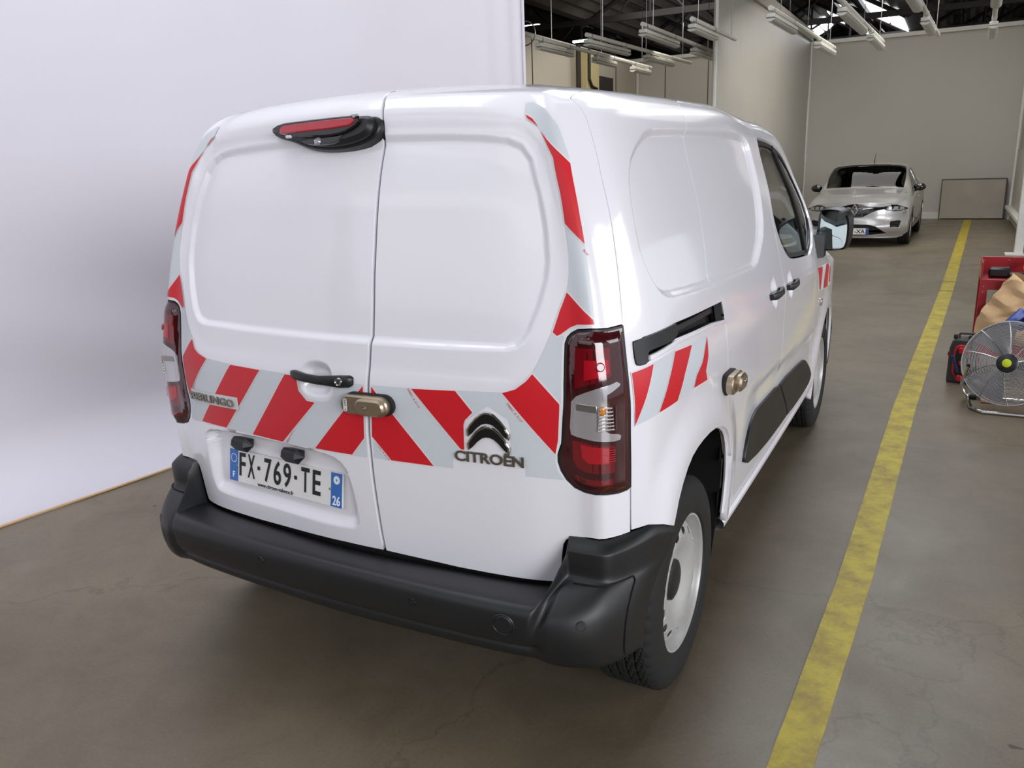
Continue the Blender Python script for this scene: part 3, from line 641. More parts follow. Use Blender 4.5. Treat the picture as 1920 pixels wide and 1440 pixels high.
SD=SLIDE+[(1.713,.625)]+[p for p in ARCHR if p[0]>1.5 and .40<p[1]<.62]+[(1.690,.400),(2.0147,.4000),(2.4147,.4040),(2.8647,.4000)]+DOORS[::-1]+[(2.6994,1.7819)]+[(s,1.80+.022*(2.8-s)/.86) for s in np.linspace(2.6,2.0,6)]
FD=DOORS+[(3.1145,0.3950),(3.6588,0.3802)]+FEND[::-1]+[(3.4438,1.2528),(3.6707,1.4861),(3.4946,1.6308),(3.3746,1.6945),(3.2405,1.7612),(3.0440,1.7845)]
WIN=smooth_poly([(2.8423,1.6970),(2.9911,1.7003),(3.1777,1.6910),(3.3198,1.6649),(3.4840,1.6199),(3.6454,1.5533),(3.7102,1.4689),(3.7192,1.3265),(3.5330,1.1385),(3.2268,1.1491),(2.9264,1.1716),(2.8254,1.1949),(2.7192,1.2657),(2.6858,1.3211),(2.6796,1.3714),(2.7194,1.4614),(2.7833,1.5657),(2.8123,1.6462)],1)
LV=BD.L-.002
FDT=[(3.66,1.185),(3.79,1.36),(3.82,1.46),(3.76,1.57),(3.60,1.66),(3.42,1.725),(3.2405,1.7612),(3.0440,1.7845)]
FD=DOORS+[(3.1145,0.3950),(3.6588,0.3802)]+FEND[::-1]+FDT
SDT=[(2.6994,1.7819)]+[(s,1.80+.022*(2.8-s)/.86) for s in np.linspace(2.6,2.0,6)]
RAIL=[(1.918,1.8285)]+SDT[::-1]+[(2.735,1.7785)]+FDT[::-1]+[(3.645,1.158),(3.72,1.19),(3.86,1.36),(3.92,1.55),(3.95,1.70),(3.95,1.842)]+[(x_,1.842) for x_ in np.linspace(3.8,1.95,16)]
FE=[FEND[0]]+FEND[1:]+[(3.7136,0.3802)]+ARCHF[1:-1]+[(4.5180,0.3000),(4.8880,0.2800),(LV,.28),(LV,1.45),(4.888,1.75),(4.288,1.838),(3.957,1.838),(3.957,1.70),(3.927,1.55),(3.867,1.36),(3.726,1.185)]
def side_panels(sg):
    f=(lambda P:P) if sg>0 else MIR
    ex=fine([SREC],.0062,[(-.026,.018)],(1.0,2.75,1.15,1.75)); 
    gx_,gy_=np.meshgrid(np.arange(2.38,2.90,.009),np.arange(.98,1.16,.009)); ex=np.vstack([ex,np.stack([gx_.ravel(),gy_.ravel()],1)])
    if sg<0: ex=ex*[-1,1]
    I=lambda P:[tuple(p) for p in inset(P,G)]
    q=panel('quarter_panel',SURF,f(I(QP)),M['white'],van,holes=[f(SLOT)],h=.025,extra=ex,rim=.03,rnd=.0006)
    s=panel('sliding_door',SURF,f(I(SD)),M['white'],van,h=.03,extra=ex,rim=.02,rnd=.0006)
    d=panel('front_door',SURF,f(I(FD)),M['white'],van,holes=[f(inset(np.array(WIN),-.008).tolist())],h=.03,rim=.03,extra=ex,rnd=.0006)
    panel('roof_rail',SURF,f([tuple(p) for p in inset(RAIL,.0006)]),M['white'],van,h=.03,rim=.02,rnd=.0004)
    w=panel('front_fender',SURF,f(I(FE)),M['white'],van,h=.045,rim=.03)
    # window: black seal ring, glass, divider
    o=np.array(WIN); ring=inset(o,.022)
    panel('window_seal',SURF0,f(WIN),M['plastic2'],d,holes=[f(ring.tolist())],h=.05,off=-.010,rim=.01)
    panel('window_pane',SURF0,f(inset(o,.014).tolist()),M['glass'],d,h=.08,off=-.016,rim=0,rnd=0)
    dv=[(3.3878,1.1496),(3.4238,1.1504),(3.3318,1.4503),(3.2229,1.6748),(3.1908,1.6856),(3.2979,1.4505)]
    panel('quarter_light_bar',SURF0,f(dv),M['plastic2'],d,h=.05,off=-.006,rim=.01)
    # lower cladding
    CL=smooth_poly([(1.9707,0.5000),(1.9997,0.5740),(2.0647,0.6320),(2.1592,0.6580),(2.3613,0.6500),(2.6717,0.6400),(2.7147,0.6000),(2.7947,0.5427),(2.8467,0.4500),(2.8547,0.4395),(2.2625,0.4620)],1)
    CF=smooth_poly([(2.6887,0.6400),(3.3446,0.6000),(3.4646,0.5650),(3.5544,0.5101),(3.6142,0.4451),(3.4903,0.4161),(2.8747,0.4340),(2.8597,0.4550),(2.8147,0.5427),(2.7347,0.6000)],1)
    panel('door_cladding',SURF,f(CL),M['plastic'],s,h=.03,off=.014,rim=.02,rnd=.004)
    panel('door_cladding',SURF,f(CF),M['plastic'],d,h=.03,off=.014,rim=.02,rnd=.004)
    return q,s,d,w
qR,sR,fR,eR=side_panels(1)
qL,sL,fL,eL=side_panels(-1)
# sill: rounded strip under the doors
for sg in (1,-1):
    ss=np.linspace(1.70,3.68,40); prof=[(-.012,.400),(.004,.396),(.012,.385),(.012,.372),(.002,.360),(-.03,.352),(-.10,.350)]
    V=[];F=[]
    for s in ss:
        P=BD.pos(np.array([sg*s]),np.array([.4]))[0]
        for o,z in prof: V.append((P[0]+sg*o,P[1],z))
    n=len(prof)
    for i in range(len(ss)-1):
        for k in range(n-1): f=(i*n+k,(i+1)*n+k,(i+1)*n+k+1,i*n+k+1); F.append(f if sg<0 else f[::-1])
    mesh('sill',V,F,M['white'],van)
# roof, windscreen and bonnet from the cap of the same surface
def capgrid(name,cond,m,h=1,v0=1.8325,off=0.):
    s=np.concatenate([np.linspace(-BD.L,BD.L,281)]); v=np.concatenate([np.linspace(v0,1.95,7),np.linspace(2.0,3.0,16)])
    S_,V_=np.meshgrid(s,v); P=BD.pos(S_,V_); P=P+BD.nrm(S_,np.minimum(V_,2.95))*off; N=P.shape[1]; Vv=P.reshape(-1,3); F=[]; used={}; VV=[]
    for j in range(len(v)-1):
        for i in range(N-1):
            q=(j*N+i,j*N+i+1,(j+1)*N+i+1,(j+1)*N+i); c=(Vv[q[0]]+Vv[q[2]])/2
            if cond(c):
                ff=[]
                for k in q:
                    if k not in used: used[k]=len(VV); VV.append(Vv[k])
                    ff.append(used[k])
                F.append(ff)
    return mesh(name,VV,F,m,van,angle=50)
roof_p=capgrid('roof',lambda c:c[1]<2.92,M['white'])
capgrid('windscreen',lambda c:2.92<=c[1]<3.68,M['wind'])
capgrid('bonnet',lambda c:c[1]>=3.68,M['white'])
# roof mounting bosses
for s_,x in ((1,.30),(-1,-.52)):
    pass
for x,y in ((.34,.62),(-.52,.62)):
    zz=1.845
    b=MB(); b.slab(rrect(.13,.26,.04),0,.019,.006,Matrix.Translation((x,y+.12,1.822))); b.build('roof_mount_cover',M['white'],van)
# dark inner shell and floor pan (behind the panel gaps), cut open at the windows
s=np.concatenate([np.linspace(-BD.L,BD.L,241)]); v=np.concatenate([np.linspace(.36,1.74,60)])
S_,V_=np.meshgrid(s,v); P=SURF(S_.ravel(),V_.ravel(),np.full(S_.size,-.034)).reshape(*S_.shape,3); N=P.shape[1]; Vv=P.reshape(-1,3); F=[]
cgr=np.stack([(np.abs(S_[:-1,:-1])+np.abs(S_[1:,1:]))/2,(V_[:-1,:-1]+V_[1:,1:])/2],-1).reshape(-1,2)
inw=(sdf(cgr,WIN)<.02)|(sdf(cgr,ARCHR)<.005)|(sdf(cgr,ARCHF)<.005); k=0
cy=((P[:-1,:-1,1]+P[1:,1:,1])/2).ravel(); inw|=(cgr[:,1]>1.80)&(cy>2.9)&(cy<3.75)
for j in range(len(v)-1):
    for i in range(N-1):
        if not inw[k]: F.append((j*N+i,j*N+i+1,(j+1)*N+i+1,(j+1)*N+i))
        k+=1
mesh('inner_shell',Vv,F,M['dark'],van)
cb=MB(); cb.box((0,2.1,.385),(1.44,3.9,.05)); cb.build('floor_pan',M['dark'],van,False)
bk=[(BD.pos(np.array([2.77]),np.array([z_]))[0][0]-.07,z_) for z_ in np.linspace(.45,1.72,12)]; bk=[(x_,z_) for x_,z_ in bk]+[(-x_,z_) for x_,z_ in bk[::-1]]
MB().slab(bk,-.015,.015,0,Matrix(((1,0,0,0),(0,0,-1,2.05),(0,1,0,0),(0,0,0,1)))).build('bulkhead',M['curtain'],van,False)
for x in (.42,-.42):
    q=MB(); q.box((x,2.42,.90),(.50,.14,.62),Matrix.Translation((0,2.42,.9))@Matrix.Rotation(.2,4,'X')@Matrix.Translation((0,-2.42,-.9)),bev=.05); q.build('seat_back',M['seat'],van); MB().box((x,2.65,.62),(.50,.48,.16),bev=.05).build('seat_base',M['seat'],van)
    MB().box((x,2.36,1.31),(.27,.10,.19),bev=.04).build('headrest',M['seat'],van)
MB().box((0,3.35,.88),(1.5,.45,.30),bev=.06).build('dashboard',M['seat'],van)
MB().tube([(-.42+.18*math.cos(a),3.0+.06*math.sin(a),1.0+.17*math.sin(a)) for a in np.linspace(0,2*math.pi,24,endpoint=False)],.014,6,closed=True).build('steering_wheel',M['plastic2'],van)
# centre door seal visible in the gap
panel('door_seal',SURF,[(cs(v_)-.02,v_) for v_ in SEAMV]+[(cs(v_)+.02,v_) for v_ in SEAMV[::-1]],M['seal'],dL,h=.03,off=-.012,rim=0,rnd=0)
def strip(path,w,par,m,off=-.0035,name='seam_shade'):  # dark strip under a panel gap, standing in for its shade
    P=np.array(path,float); t=np.gradient(P,axis=0); t/=np.linalg.norm(t,axis=1,keepdims=True)+1e-9; n_=np.stack([-t[:,1],t[:,0]],1)
    A=P+n_*w; B2=P-n_*w; panel(name,SURF,[tuple(p) for p in A]+[tuple(p) for p in B2[::-1]],m,par,h=.02,off=off,rim=0,rnd=0)
for sg_,q_,s_,f_ in ((1,qR,sR,fR),(-1,qL,sL,fL)):
    F_=(lambda P:P) if sg_>0 else (lambda P:[(-a,b) for a,b in P])
    strip(F_(SEAMR[1:]+[(.914,1.12),(.912,1.05),(.9125,.94),(.915,.79)]+[(.9155,.70),(.916,.664)]),.008,q_,M['dark'])
    strip(F_(SLIDE[:-1]),.008,s_,M['dark']); strip(F_(DOORS[1:]),.008,f_,M['dark']); strip(F_(FEND),.008,f_,M['dark'])
# wheel arch liners
for sg in (1,-1):
    for yc,ARC in ((.61,ARCHR),(3.40,ARCHF)):
        q=MB(); pts=[]
        for a,b in ARC: p=BD.pos(np.array([a]),np.array([b]))[0]; pts.append((p[0]-.012,p[1],b))
        V=[];F=[]
        for x,y,z in pts:
            for k,xx in enumerate((x,x-.06,.55,.42)):
                e=1.0+.03*min(k,2); V.append((sg*xx,yc+(y-yc)*e,.40+(z-.40)*e if z>.4 else z))
        n=4
        for i in range(len(pts)-1):
            for k in range(3): f=(i*n+k,(i+1)*n+k,(i+1)*n+k+1,i*n+k+1); F.append(f if sg>0 else f[::-1])
        ic=len(V); V.append((sg*.42,yc,.35)); 
        for i in range(len(pts)-1): F.append((i*n+3,(i+1)*n+3,ic))
        mesh('arch_liner',V,F,M['dark'],van,angle=60)
        # white rolled flange of the arch
        P2=np.array([BD.pos(np.array([a]),np.array([b]))[0] for a,b in ARC if b>(.66 if (a<1.3 and yc<1) else .40)])
        q=MB(); q.tube([(sg*(p[0]+(.004)),p[1],p[2]) for p in P2],.007,6); q.build('arch_flange',M['white'],qR if (yc<1 and sg>0) else (qL if yc<1 else (eR if sg>0 else eL)))
# --- bumper
OX=nat_spline([0,.30,.60,.75,.82,.90,.98,1.09,1.20],[0,.30,.60,.742,.812,.868,.898,.915,.926]); OY=nat_spline([0,.30,.60,.75,.82,.90,.98,1.09,1.20],[-.045,-.040,-.024,.004,.045,.125,.225,.355,.47])
QX=nat_spline([.60,.72,.80,.83,.86,.95,1.02,1.12,1.20],[.60,.722,.797,.824,.845,.884,.905,.926,.93]); QY=nat_spline([.60,.72,.80,.83,.86,.95,1.02,1.12,1.20],[.10,.118,.124,.132,.158,.245,.32,.42,.50])
PM=[(0,.506),(.2,.512),(.45,.517),(.7,.520),(.86,.517),(.96,.503),(1,.48),(.98,.44),(.93,.412),(.87,.398),(.76,.392),(.80,.376),(.76,.358),(.6,.338),(.2,.30),(-.3,.28)]
PC=[(0,.660,0),(.5,.652,0),(.92,.638,0),(1,.628,0),(1.,.60,0),(1.,.562,0),(.3,.545,1),(.65,.518,1),(.90,.488,1),(1,.45,1),(.97,.41,1),(.90,.385,1),(.82,.362,1),(.6,.335,1),(.2,.305,1),(-.5,.29,1)]
aend=lambda z: np.interp(z,[.27,.38,.47,.55,.624,.66],[.955,.985,1.02,1.065,1.103,1.118])
def bump_pt(s,j):
    sg=-1 if s<0 else 1; a=abs(s)
    z1=PC[j][1]
    if a>.88: a=.88+(a-.88)*(aend(z1)-.88)/(1.12-.88)
    B0=BD.pos(np.array([a]),np.array([.52]))[0]; O=np.array([OX(a),OY(a)]); b=B0[:2]
    w,z=PM[j]; pm=np.array([*(b+(O-b)*w),z])
    Q=np.array([QX(a),QY(a)]) if a>.6 else b; Bc=BD.pos(np.array([a]),np.array([.66]))[0][:2]
    w,z,k=PC[j]
    t=sstep(np.array([(a-.93)/.15]))[0]
    O2=O*(1-t)+(np.array([BD.pos(np.array([a]),np.array([z]))[0][0]+.012,O[1]]))*t if a>.9 else O
    if k==0: pc=np.array([*(Bc+(Q-Bc)*w),z])
    else: pc=np.array([*((Q+(O2-Q)*w) if w>=0 else (Q+(Q-O2)*(-w)*2+(np.array([-.05*0,0])))),z])
    if k and w<.3: pc=np.array([*(b+(O2-b)*w),z])
    top_drop=np.interp(a,[.93,1.0,1.06,1.11],[0,.0,.014,.036])
    if j<4: pc[2]-=top_drop
    q_=min(1,max(0,(j-1)/7)); m=sstep(np.array([(a-(.704-.050*q_))/(.018+.055*q_)]))[0]
    r=pm*(1-m)+pc*m; r[0]*=sg; return r
sv=np.concatenate([np.linspace(-1.12,-.735,26),np.linspace(-.73,-.65,22),np.linspace(-.64,.64,45),np.linspace(.65,.73,22),np.linspace(.735,1.12,26)])
NJ=len(PM)
# densify the profile with a smooth curve
V=[];F=[]
prof_i=np.linspace(0,NJ-1,(NJ-1)*3+1)
for s_ in sv:
    K=np.array([bump_pt(s_,j) for j in range(NJ)])
    for t in prof_i:
        i=min(int(t),NJ-2); f=t-i; p0=K[max(i-1,0)];p1=K[i];p2=K[i+1];p3=K[min(i+2,NJ-1)]
        V.append(.5*((2*p1)+(-p0+p2)*f+(2*p0-5*p1+4*p2-p3)*f*f+(-p0+3*p1-3*p2+p3)*f**3))
n=len(prof_i)
for i in range(len(sv)-1):
    for k in range(n-1): F.append((i*n+k,(i)*n+k+1,(i+1)*n+k+1,(i+1)*n+k))
bumper=mesh('rear_bumper',V,F,M['plastic'],van,angle=60)
def bpoint(s,z):
    best=None
    for t in np.linspace(5,11,61):
        i=min(int(t),NJ-2); f=t-i; p=bump_pt(s,i)*(1-f)+bump_pt(s,i+1)*f
        if best is None or abs(p[2]-z)<abs(best[2]-z): best=p
    return best
for s_,z,r in ((-.24,.47,.011),(.325,.468,.011),(.80,.475,.013),(-.80,.475,.013),(.60,.462,.030)):
    p=bpoint(s_,z); q=bpoint(s_+.01,z); q2=bpoint(s_,z-.02); x=(q-p)/np.linalg.norm(q-p); y=(p-q2)/np.linalg.norm(p-q2); zz=np.cross(x,y); zz/=np.linalg.norm(zz); y=np.cross(zz,x)
    T=frame(p+zz*.0005,x,y,zz)
    MB().lathe([(0,.0012),(r*.78,.0012),(r*.86,-.0008),(r*.95,-.0008),(r,.0016),(r*1.08,-.001)],24,T).build('tow_eye_cover' if r>.02 else 'parking_sensor',M['plastic'],bumper)
# pod joint line
for sg in (1,-1):
    pts=[]
    for s_ in np.linspace(.742,.93,16):
        p=bump_pt(s_,5)*.6+bump_pt(s_,6)*.4; pts.append((sg*p[0]+sg*.001,p[1]-.002,p[2]))
    for j_ in np.linspace(6,12.5,14):
        i_=int(j_); f_=j_-i_; p=bump_pt(.945,i_)*(1-f_)+bump_pt(.945,i_+1)*f_; pts.append((sg*(p[0]+.0015),p[1]-.0015,p[2]))
    MB().tube(pts,.0022,5).build('joint_seam',M['dark'],bumper)
# --- tail lamps
def lamp(sg):
    f=(lambda P:[tuple(p) for p in P]) if sg>0 else (lambda P:MIR([tuple(p) for p in P]))
    LA=np.array(LAMP)
    dm=lambda U: .010*sstep(-sdf(np.abs(U)*[1,1],LAMP)/.03)
    base=panel('tail_lamp',SURF0,f(inset(LA,.001)),M['lamp_dark'],van,h=.014,off=.001,rim=.03,rnd=.002,dome=dm)
    def pc(name,poly,m,par,off,sm=1):
        return panel(name,SURF0,f(smooth_poly(poly,sm) if sm else poly),m,par,h=.012,off=off,rim=.004,rnd=.001,dome=dm)
    pc('red_reflector',[(0.7606,1.1680),(0.8506,1.1667),(0.8465,1.0959),(0.7480,1.0645)],M['lamp_mid'],base,.0012,0)
    pc('stop_lens',[(0.7857,1.1391),(0.8422,1.1375),(0.8407,1.1032),(0.7790,1.0872)],M['lamp_red'],base,.0022,0)
    T=bframe(sg*0.8185,1.1211,.0145); MB().lathe([(0,.0015),(.009,.0015),(.011,.0),(.012,-.002)],20,T).build('bulb_cap',M['lamp_mid'],base)
    CLR=[(0.7341,1.0336),(0.7500,1.0487),(0.8085,1.0724),(0.8599,1.0820),(0.8721,1.0763),(0.8709,1.0697),(0.8465,1.0591),(0.8289,1.0523),(0.8235,0.9640),(0.8324,0.9583),(0.8601,0.9520),(0.8685,0.9461),(0.8642,0.9341),(0.8418,0.9332),(0.7514,0.9430),(0.7326,0.9489),(0.7292,0.9669)]
    c=panel('clear_lens',SURF0,f(CLR),M['lamp_clear'],base,h=.010,off=.0018,rim=.004,rnd=.0015,dome=dm)
    b=MB()
    for k in range(7):
        z=.968+k*.009; T=bframe(sg*.822,z,.0122); b.box((0,0,0),(.045-.002*k,.0035,.0022),T)
    for k in range(6):
        T=bframe(sg*(.805+k*.0085),.994,.0122); b.box((0,0,.0004),(.0012,.062,.0026),T)
    b.build('lens_prism',M['chrome'],c,False)['kind']='stuff'
    T=bframe(sg*0.7811,1.0219,.0128); MB().box((0,0,0),(.058,.018,.003),T,bev=.001).build('reflector_slot',M['steel'],c)
    T=bframe(sg*0.8147,1.0160,.0135); MB().ball((0,0,0),(.008,.012,.003),12,8,T).build('amber_bulb',M['amber'],c)
    pc('red_reflector',[(0.7359,0.9354),(0.8461,0.9239),(0.8459,0.8499),(0.7737,0.8513),(0.7495,0.8595),(0.7378,0.8834)],M['lamp_mid'],base,.0012,0)
    pc('fog_lens',[(0.7608,0.9267),(0.8306,0.9211),(0.8306,0.8772),(0.7825,0.8769),(0.7651,0.8899)],M['lamp_red'],base,.0022,0)
    b=MB()
    for k in range(6):
        T=bframe(sg*.828,.884+k*.006,.0148); b.box((0,0,-.001),(.022 if sg<0 else .036,.0018,.0016),T)
    b.build('lens_prism',M['lamp_red'],base,False)['kind']='stuff'
    pc('lower_reflector',[(0.7405,0.8424),(0.7737,0.8353),(0.8418,0.8343),(0.8418,0.8153),(0.7737,0.8173),(0.7460,0.8274)],M['lamp_mid'],base,.0012,0)
    # black gasket showing round the inner edge
    o=np.array(LAMP); panel('lamp_gasket',SURF0,f(inset(o,-.0025)),M['plastic2'],base,holes=[f(inset(o,.0025))],h=.03,off=.0015,rim=.02,rnd=0)
    return base
lamp(1); lamp(-1)
# --- hazard striping (thin film on the panels)
def film(name,poly,m,par,off,h=.013): return panel(name,SURF,poly,m,par,h=h,off=off,rim=0,rnd=0)
def stripe(poly,par,sgn=1):
    P=np.array(poly); film('stripe_margin',inset(P,-.0035).tolist(),M['tape_white'],par,.0016)
    return film('red_stripe',[tuple(p) for p in poly],M['red_tape'],par,.0026)
cR=C+.012; cL=C-.012
greyL=[(-.6282,1.1065),(-.612,1.076),(-.590,1.062),(-.5401,1.0500),(-.419,1.0433),(-.19,1.0410),(-.128,1.0410),(-.0990,1.0395),(-.1120,1.0313),(-.1075,.9955),(-.0825,.9755),(-.0295,.9728),(.0,.980),(.0175,1.001),(.0235,1.036),(.0235,1.0392),(.0627,1.039),(0.1278,1.0375),(0.1183,0.8220),(-.0688,.8220),(-.2144,.8215),(-.3518,.8240),(-.4711,.8270),(-.6028,.8270),(-.6960,.8190),(-.690,.845),(-.6865,.8689),(-.6865,.8910),(-.694,.9190),(-.6985,.9818),(-.7065,1.0728),(-.7185,1.1452),(-.7240,1.1751),(-.7325,1.1922),(-.7030,1.2019),(-.672,1.1473)]
film('grey_band',greyL,M['grey_tape'],dL,.0008)
greyR=[(0.1518,1.0380),(0.2849,1.0397),(0.4062,1.0440),(0.5537,1.0493),(0.5903,1.0605),(0.6117,1.0736),(0.6399,1.1009),(0.6702,1.1473),(0.7011,1.2019),(0.7337,1.1922),(0.7258,1.1751),(0.7217,1.1452),(0.7118,1.0728),(0.7038,0.9818),(0.6989,0.9230),(0.6910,0.8910),(0.6896,0.8709),(0.6959,0.8439),(0.7124,0.8207),(0.6108,0.8266),(0.6111,0.8658),(0.5716,0.8754),(0.5729,0.9511),(0.5666,0.9791),(0.5154,1.0088),(0.5064,1.0095),(0.4416,0.9634),(0.4387,0.8821),(0.4010,0.8763),(0.3979,0.8251),(0.3363,0.8251),(0.2019,0.8228),(0.1423,0.8245)]
film('grey_band',greyR,M['grey_tape'],dR,.0008)
UP=[(0.7122,1.7180),(0.7574,1.6751),(0.7850,1.6174),(0.7846,1.5326),(0.7769,1.4603),(0.7738,1.3879),(0.7645,1.3367),(0.7532,1.3019),(0.7285,1.2545),(0.7011,1.2019),(0.7261,1.1970),(0.7410,1.2058),(0.7546,1.2146),(0.7739,1.2199),(0.8192,1.2214),(0.8219,1.2311),(0.8229,1.3497),(0.8230,1.4471),(0.8380,1.6162),(0.8154,1.6908),(0.7841,1.7310),(.744,1.754),(0.7192,1.7479)]
film('grey_band',UP,M['grey_tape'],dR,.0008); film('grey_band',MIR(UP),M['grey_tape'],dL,.0008)
R2=[(0.7546,1.6763),(0.7730,1.6561),(0.8365,1.5989),(0.8311,1.5397),(0.8242,1.4723),(0.8226,1.4112),(0.7785,1.4603),(0.7864,1.5326),(0.7876,1.6136)]
R1=[(0.7131,1.7150),(0.7336,1.7052),(0.7488,1.6870),(0.7159,1.7069)]
R3=[(0.7532,1.2978),(0.8168,1.2341),(0.8180,1.2239),(0.7742,1.2223),(0.7525,1.2146),(0.7391,1.2062),(0.7241,1.1970),(0.7146,1.1929),(0.7041,1.2019),(0.7284,1.2535)]
for r in (R1,R2,R3): stripe(r,dR); stripe(MIR(r),dL)
stripe([(0.5540,1.0479),(0.5913,1.0593),(0.6219,1.0806),(0.6401,1.0989),(0.7039,1.0245),(0.6979,0.9275),(0.6905,0.8920)],dR)
stripe([(0.2827,1.0385),(0.4180,1.0435),(0.4657,0.9903),(0.4420,0.9666),(0.4376,0.9536),(0.4361,0.8835),(0.4258,0.8838)],dR)
stripe([(0.1536,1.0345),(0.3379,0.8247),(0.2021,0.8249),(0.1432,0.8895)],dR)
stripe([(0.1256,1.0345),(0.1153,0.8815),(.0671,.8255),(-.0725,.8250)],dL)
stripe([(-.1700,1.0395),(-.132,1.0392),(-.1215,1.032),(-.1165,.9965),(-.0880,.970),(-.055,.9685),(-.2102,.8240),(-.349,.8260)],dL)
stripe([(-.419,1.0423),(-.2822,1.0400),(-.4761,.8290),(-.6109,.8295)],dL)
stripe([(-.6270,1.1030),(-.608,1.073),(-.586,1.061),(-.5401,1.0490),(-.683,.9072),(-.6965,.95),(-.701,1.0355)],dL)
# side stripes
GS=[(0.9237,1.0934),(1.0205,1.1018),(1.1594,1.1079),(1.3097,1.1000),(1.4530,1.0945),(1.4407,1.0392),(1.4102,1.0019),(1.4320,0.9675),(1.2972,0.9750),(1.0293,0.9685),(0.9253,0.9556)]
for f,q in (((lambda P:P),qR),(MIR,qL)):
    film('grey_band',f(GS),M['grey_tape'],q,.0008); 
    for st in ([(0.9258,1.0916),(1.0182,1.0996),(0.9275,0.9580)],[(1.1610,1.1057),(1.2973,1.0985),(1.2116,1.0358),(1.1505,0.9744),(1.0327,0.9707),(1.0962,1.0427)],[(1.4512,1.0927),(1.4397,1.0392),(1.4092,1.0019),(1.4298,0.9699),(1.2941,0.9771),(1.3185,1.0080),(1.3787,1.0332)]): stripe(f(st),q)
GF=[(3.6587,1.0481),(4.2523,1.0606),(4.3314,0.9368),(4.3600,0.8478),(4.1914,0.8533),(3.8054,0.8890),(3.7147,0.9000)]
for f,q in (((lambda P:P),eR),(MIR,eL)):
    film('grey_band',f(GF),M['grey_tape'],q,.0008,.03)
    for st in ([(3.6636,1.0454),(3.8618,1.0433),(3.8152,0.8926),(3.7747,0.9000)],[(4.0515,1.0467),(4.2027,1.0580),(4.1821,0.8584),(3.9662,0.8772),(3.9701,0.9248)],[(4.2555,1.0199),(4.3049,0.9500),(4.3248,0.8700),(4.2647,0.8700)]): film('red_stripe',f(st),M['red_tape'],q,.0022,.03)
# small repeated lettering of the film edge
for (s_,v_,ang,par) in ((0.2867,1.0133,-57,dR),(0.5841,0.9990,-50,dR),(0.1738,0.8484,-52,dR),(0.0701,0.8545,57,dL),(-.252,1.0-.09,50,dL),(-0.3516,0.9958,52,dL),(-0.1758,0.8453,52,dL),(-0.6421,0.9395,55,dL),(0.8220,1.3920,-52,dR)):
    T=bframe(s_,v_,.0012)@Matrix.Rotation(math.radians(ang),4,'Z'); text_on('film_lettering','TPESC A 3117',M['red_ink'],par,T,.062 if s_<.8 else .018,.0062,.0002)
# --- badges
chv=lambda w,t,o:[(-w,-.030+o),(-w*.93,-.036+o),(-w*.4,.001+o-t*.1),(0,.010+o),(w*.4,.001+o),(w*.93,-.036+o),(w,-.030+o),(w,-.012+o),(w*.42,.030+o),(0,.042+o),(-w*.42,.030+o),(-w,-.012+o)]
bT=bframe(0.5086,0.9535,.0)
bdg=MB().slab(smooth_poly(chv(.062,0,.004),1)[::-1],0,.006,.002,bT@Matrix.Translation((0,0,0))); em=bdg.build('chevron_emblem',M['chrome'],dR)
em['label']='twin chrome chevron emblem'
MB().slab(smooth_poly([(x*.90,y*.86+.001) for x,y in chv(.062,0,.004)],1)[::-1],.004,.0075,.001,bT).build('black_inlay',M['gloss_black'],em)
bT2=bframe(0.5086,0.9154,.0)
e2=MB().slab(smooth_poly(chv(.062,0,.004),1)[::-1],0,.006,.002,bT2).build('chevron_emblem',M['chrome'],dR)
MB().slab(smooth_poly([(x*.90,y*.86+.001) for x,y in chv(.062,0,.004)],1)[::-1],.004,.0075,.001,bT2).build('black_inlay',M['gloss_black'],e2)
text_on('maker_lettering','CITROËN',M['letter'],dR,bframe(0.5076,0.8693,.001),.200,.036,.004,.022)
film('name_backing',[(-.660,.896),(-.400,.899),(-.400,.940),(-.660,.936)],M['sticker'],dL,.0036)
text_on('model_lettering','BERLINGO',M['letter'],dL,bframe(-.530,.9175,.0046),.225,.026,.004,.02)
# --- number plate
yw=-.07; ln=.157
xa=np.array([math.cos(yw),math.sin(yw),0]); zn=np.array([math.sin(yw)*math.cos(ln),-math.cos(yw)*math.cos(ln),math.sin(ln)]); ya=np.cross(zn,xa)
PT=frame((-.258,.1055,.6895),xa,ya,zn)
npz=MB().slab(rrect(.512,.1085,.006),-.006,.0,.001,PT).build('number_plate',M['plate'],dL)
MB().slab([(.001,-.053),(.042,-.053),(.042,.053),(.001,.053)],0,.0006,0,PT@Matrix.Translation((-.256,0,0))).build('blue_band',M['plate_blue'],npz)
MB().slab([(-.047,-.053),(-.001,-.053),(-.001,.053),(-.047,.053)],0,.0006,0,PT@Matrix.Translation((.256,0,0))).build('blue_band',M['plate_blue'],npz)
tf=lambda x,y:PT@Matrix.Translation((x,y,.0007))
for ch,x,w in (('F',-.192,.030),('X',-.149,.034),('-',-.113,.012),('7',-.070,.033),('6',-.026,.034),('9',.019,.034),('-',.057,.012),('T',.1,.036),('E',.149,.034)):
    text_on('plate_character',ch,M['ink'],npz,tf(x,.008),w,.078 if ch!='-' else .012,.001,.015)
text_on('dealer_line','www.citroen-valence.fr',M['ink'],npz,tf(-.035,-.0445),.165,.013,.0008,.006)
text_on('country_letter','F',M['white_ink'],npz,tf(-.2345,-.031),.010,.020,.0008,.02)
for k in range(12):
    a=2*math.pi*k/12; st=[]
    MB().slab([(-.2345+.0135*math.cos(a)+.0022*math.cos(b_),.024+.0135*math.sin(a)+.0022*math.sin(b_)) for b_ in np.linspace(0,2*math.pi,5,endpoint=False)],.0006,.001,0,PT).build('star',M['white_ink'],npz,False)
text_on('department_number','26',M['white_ink'],npz,tf(.2325,-.033),.032,.030,.0008,.02)
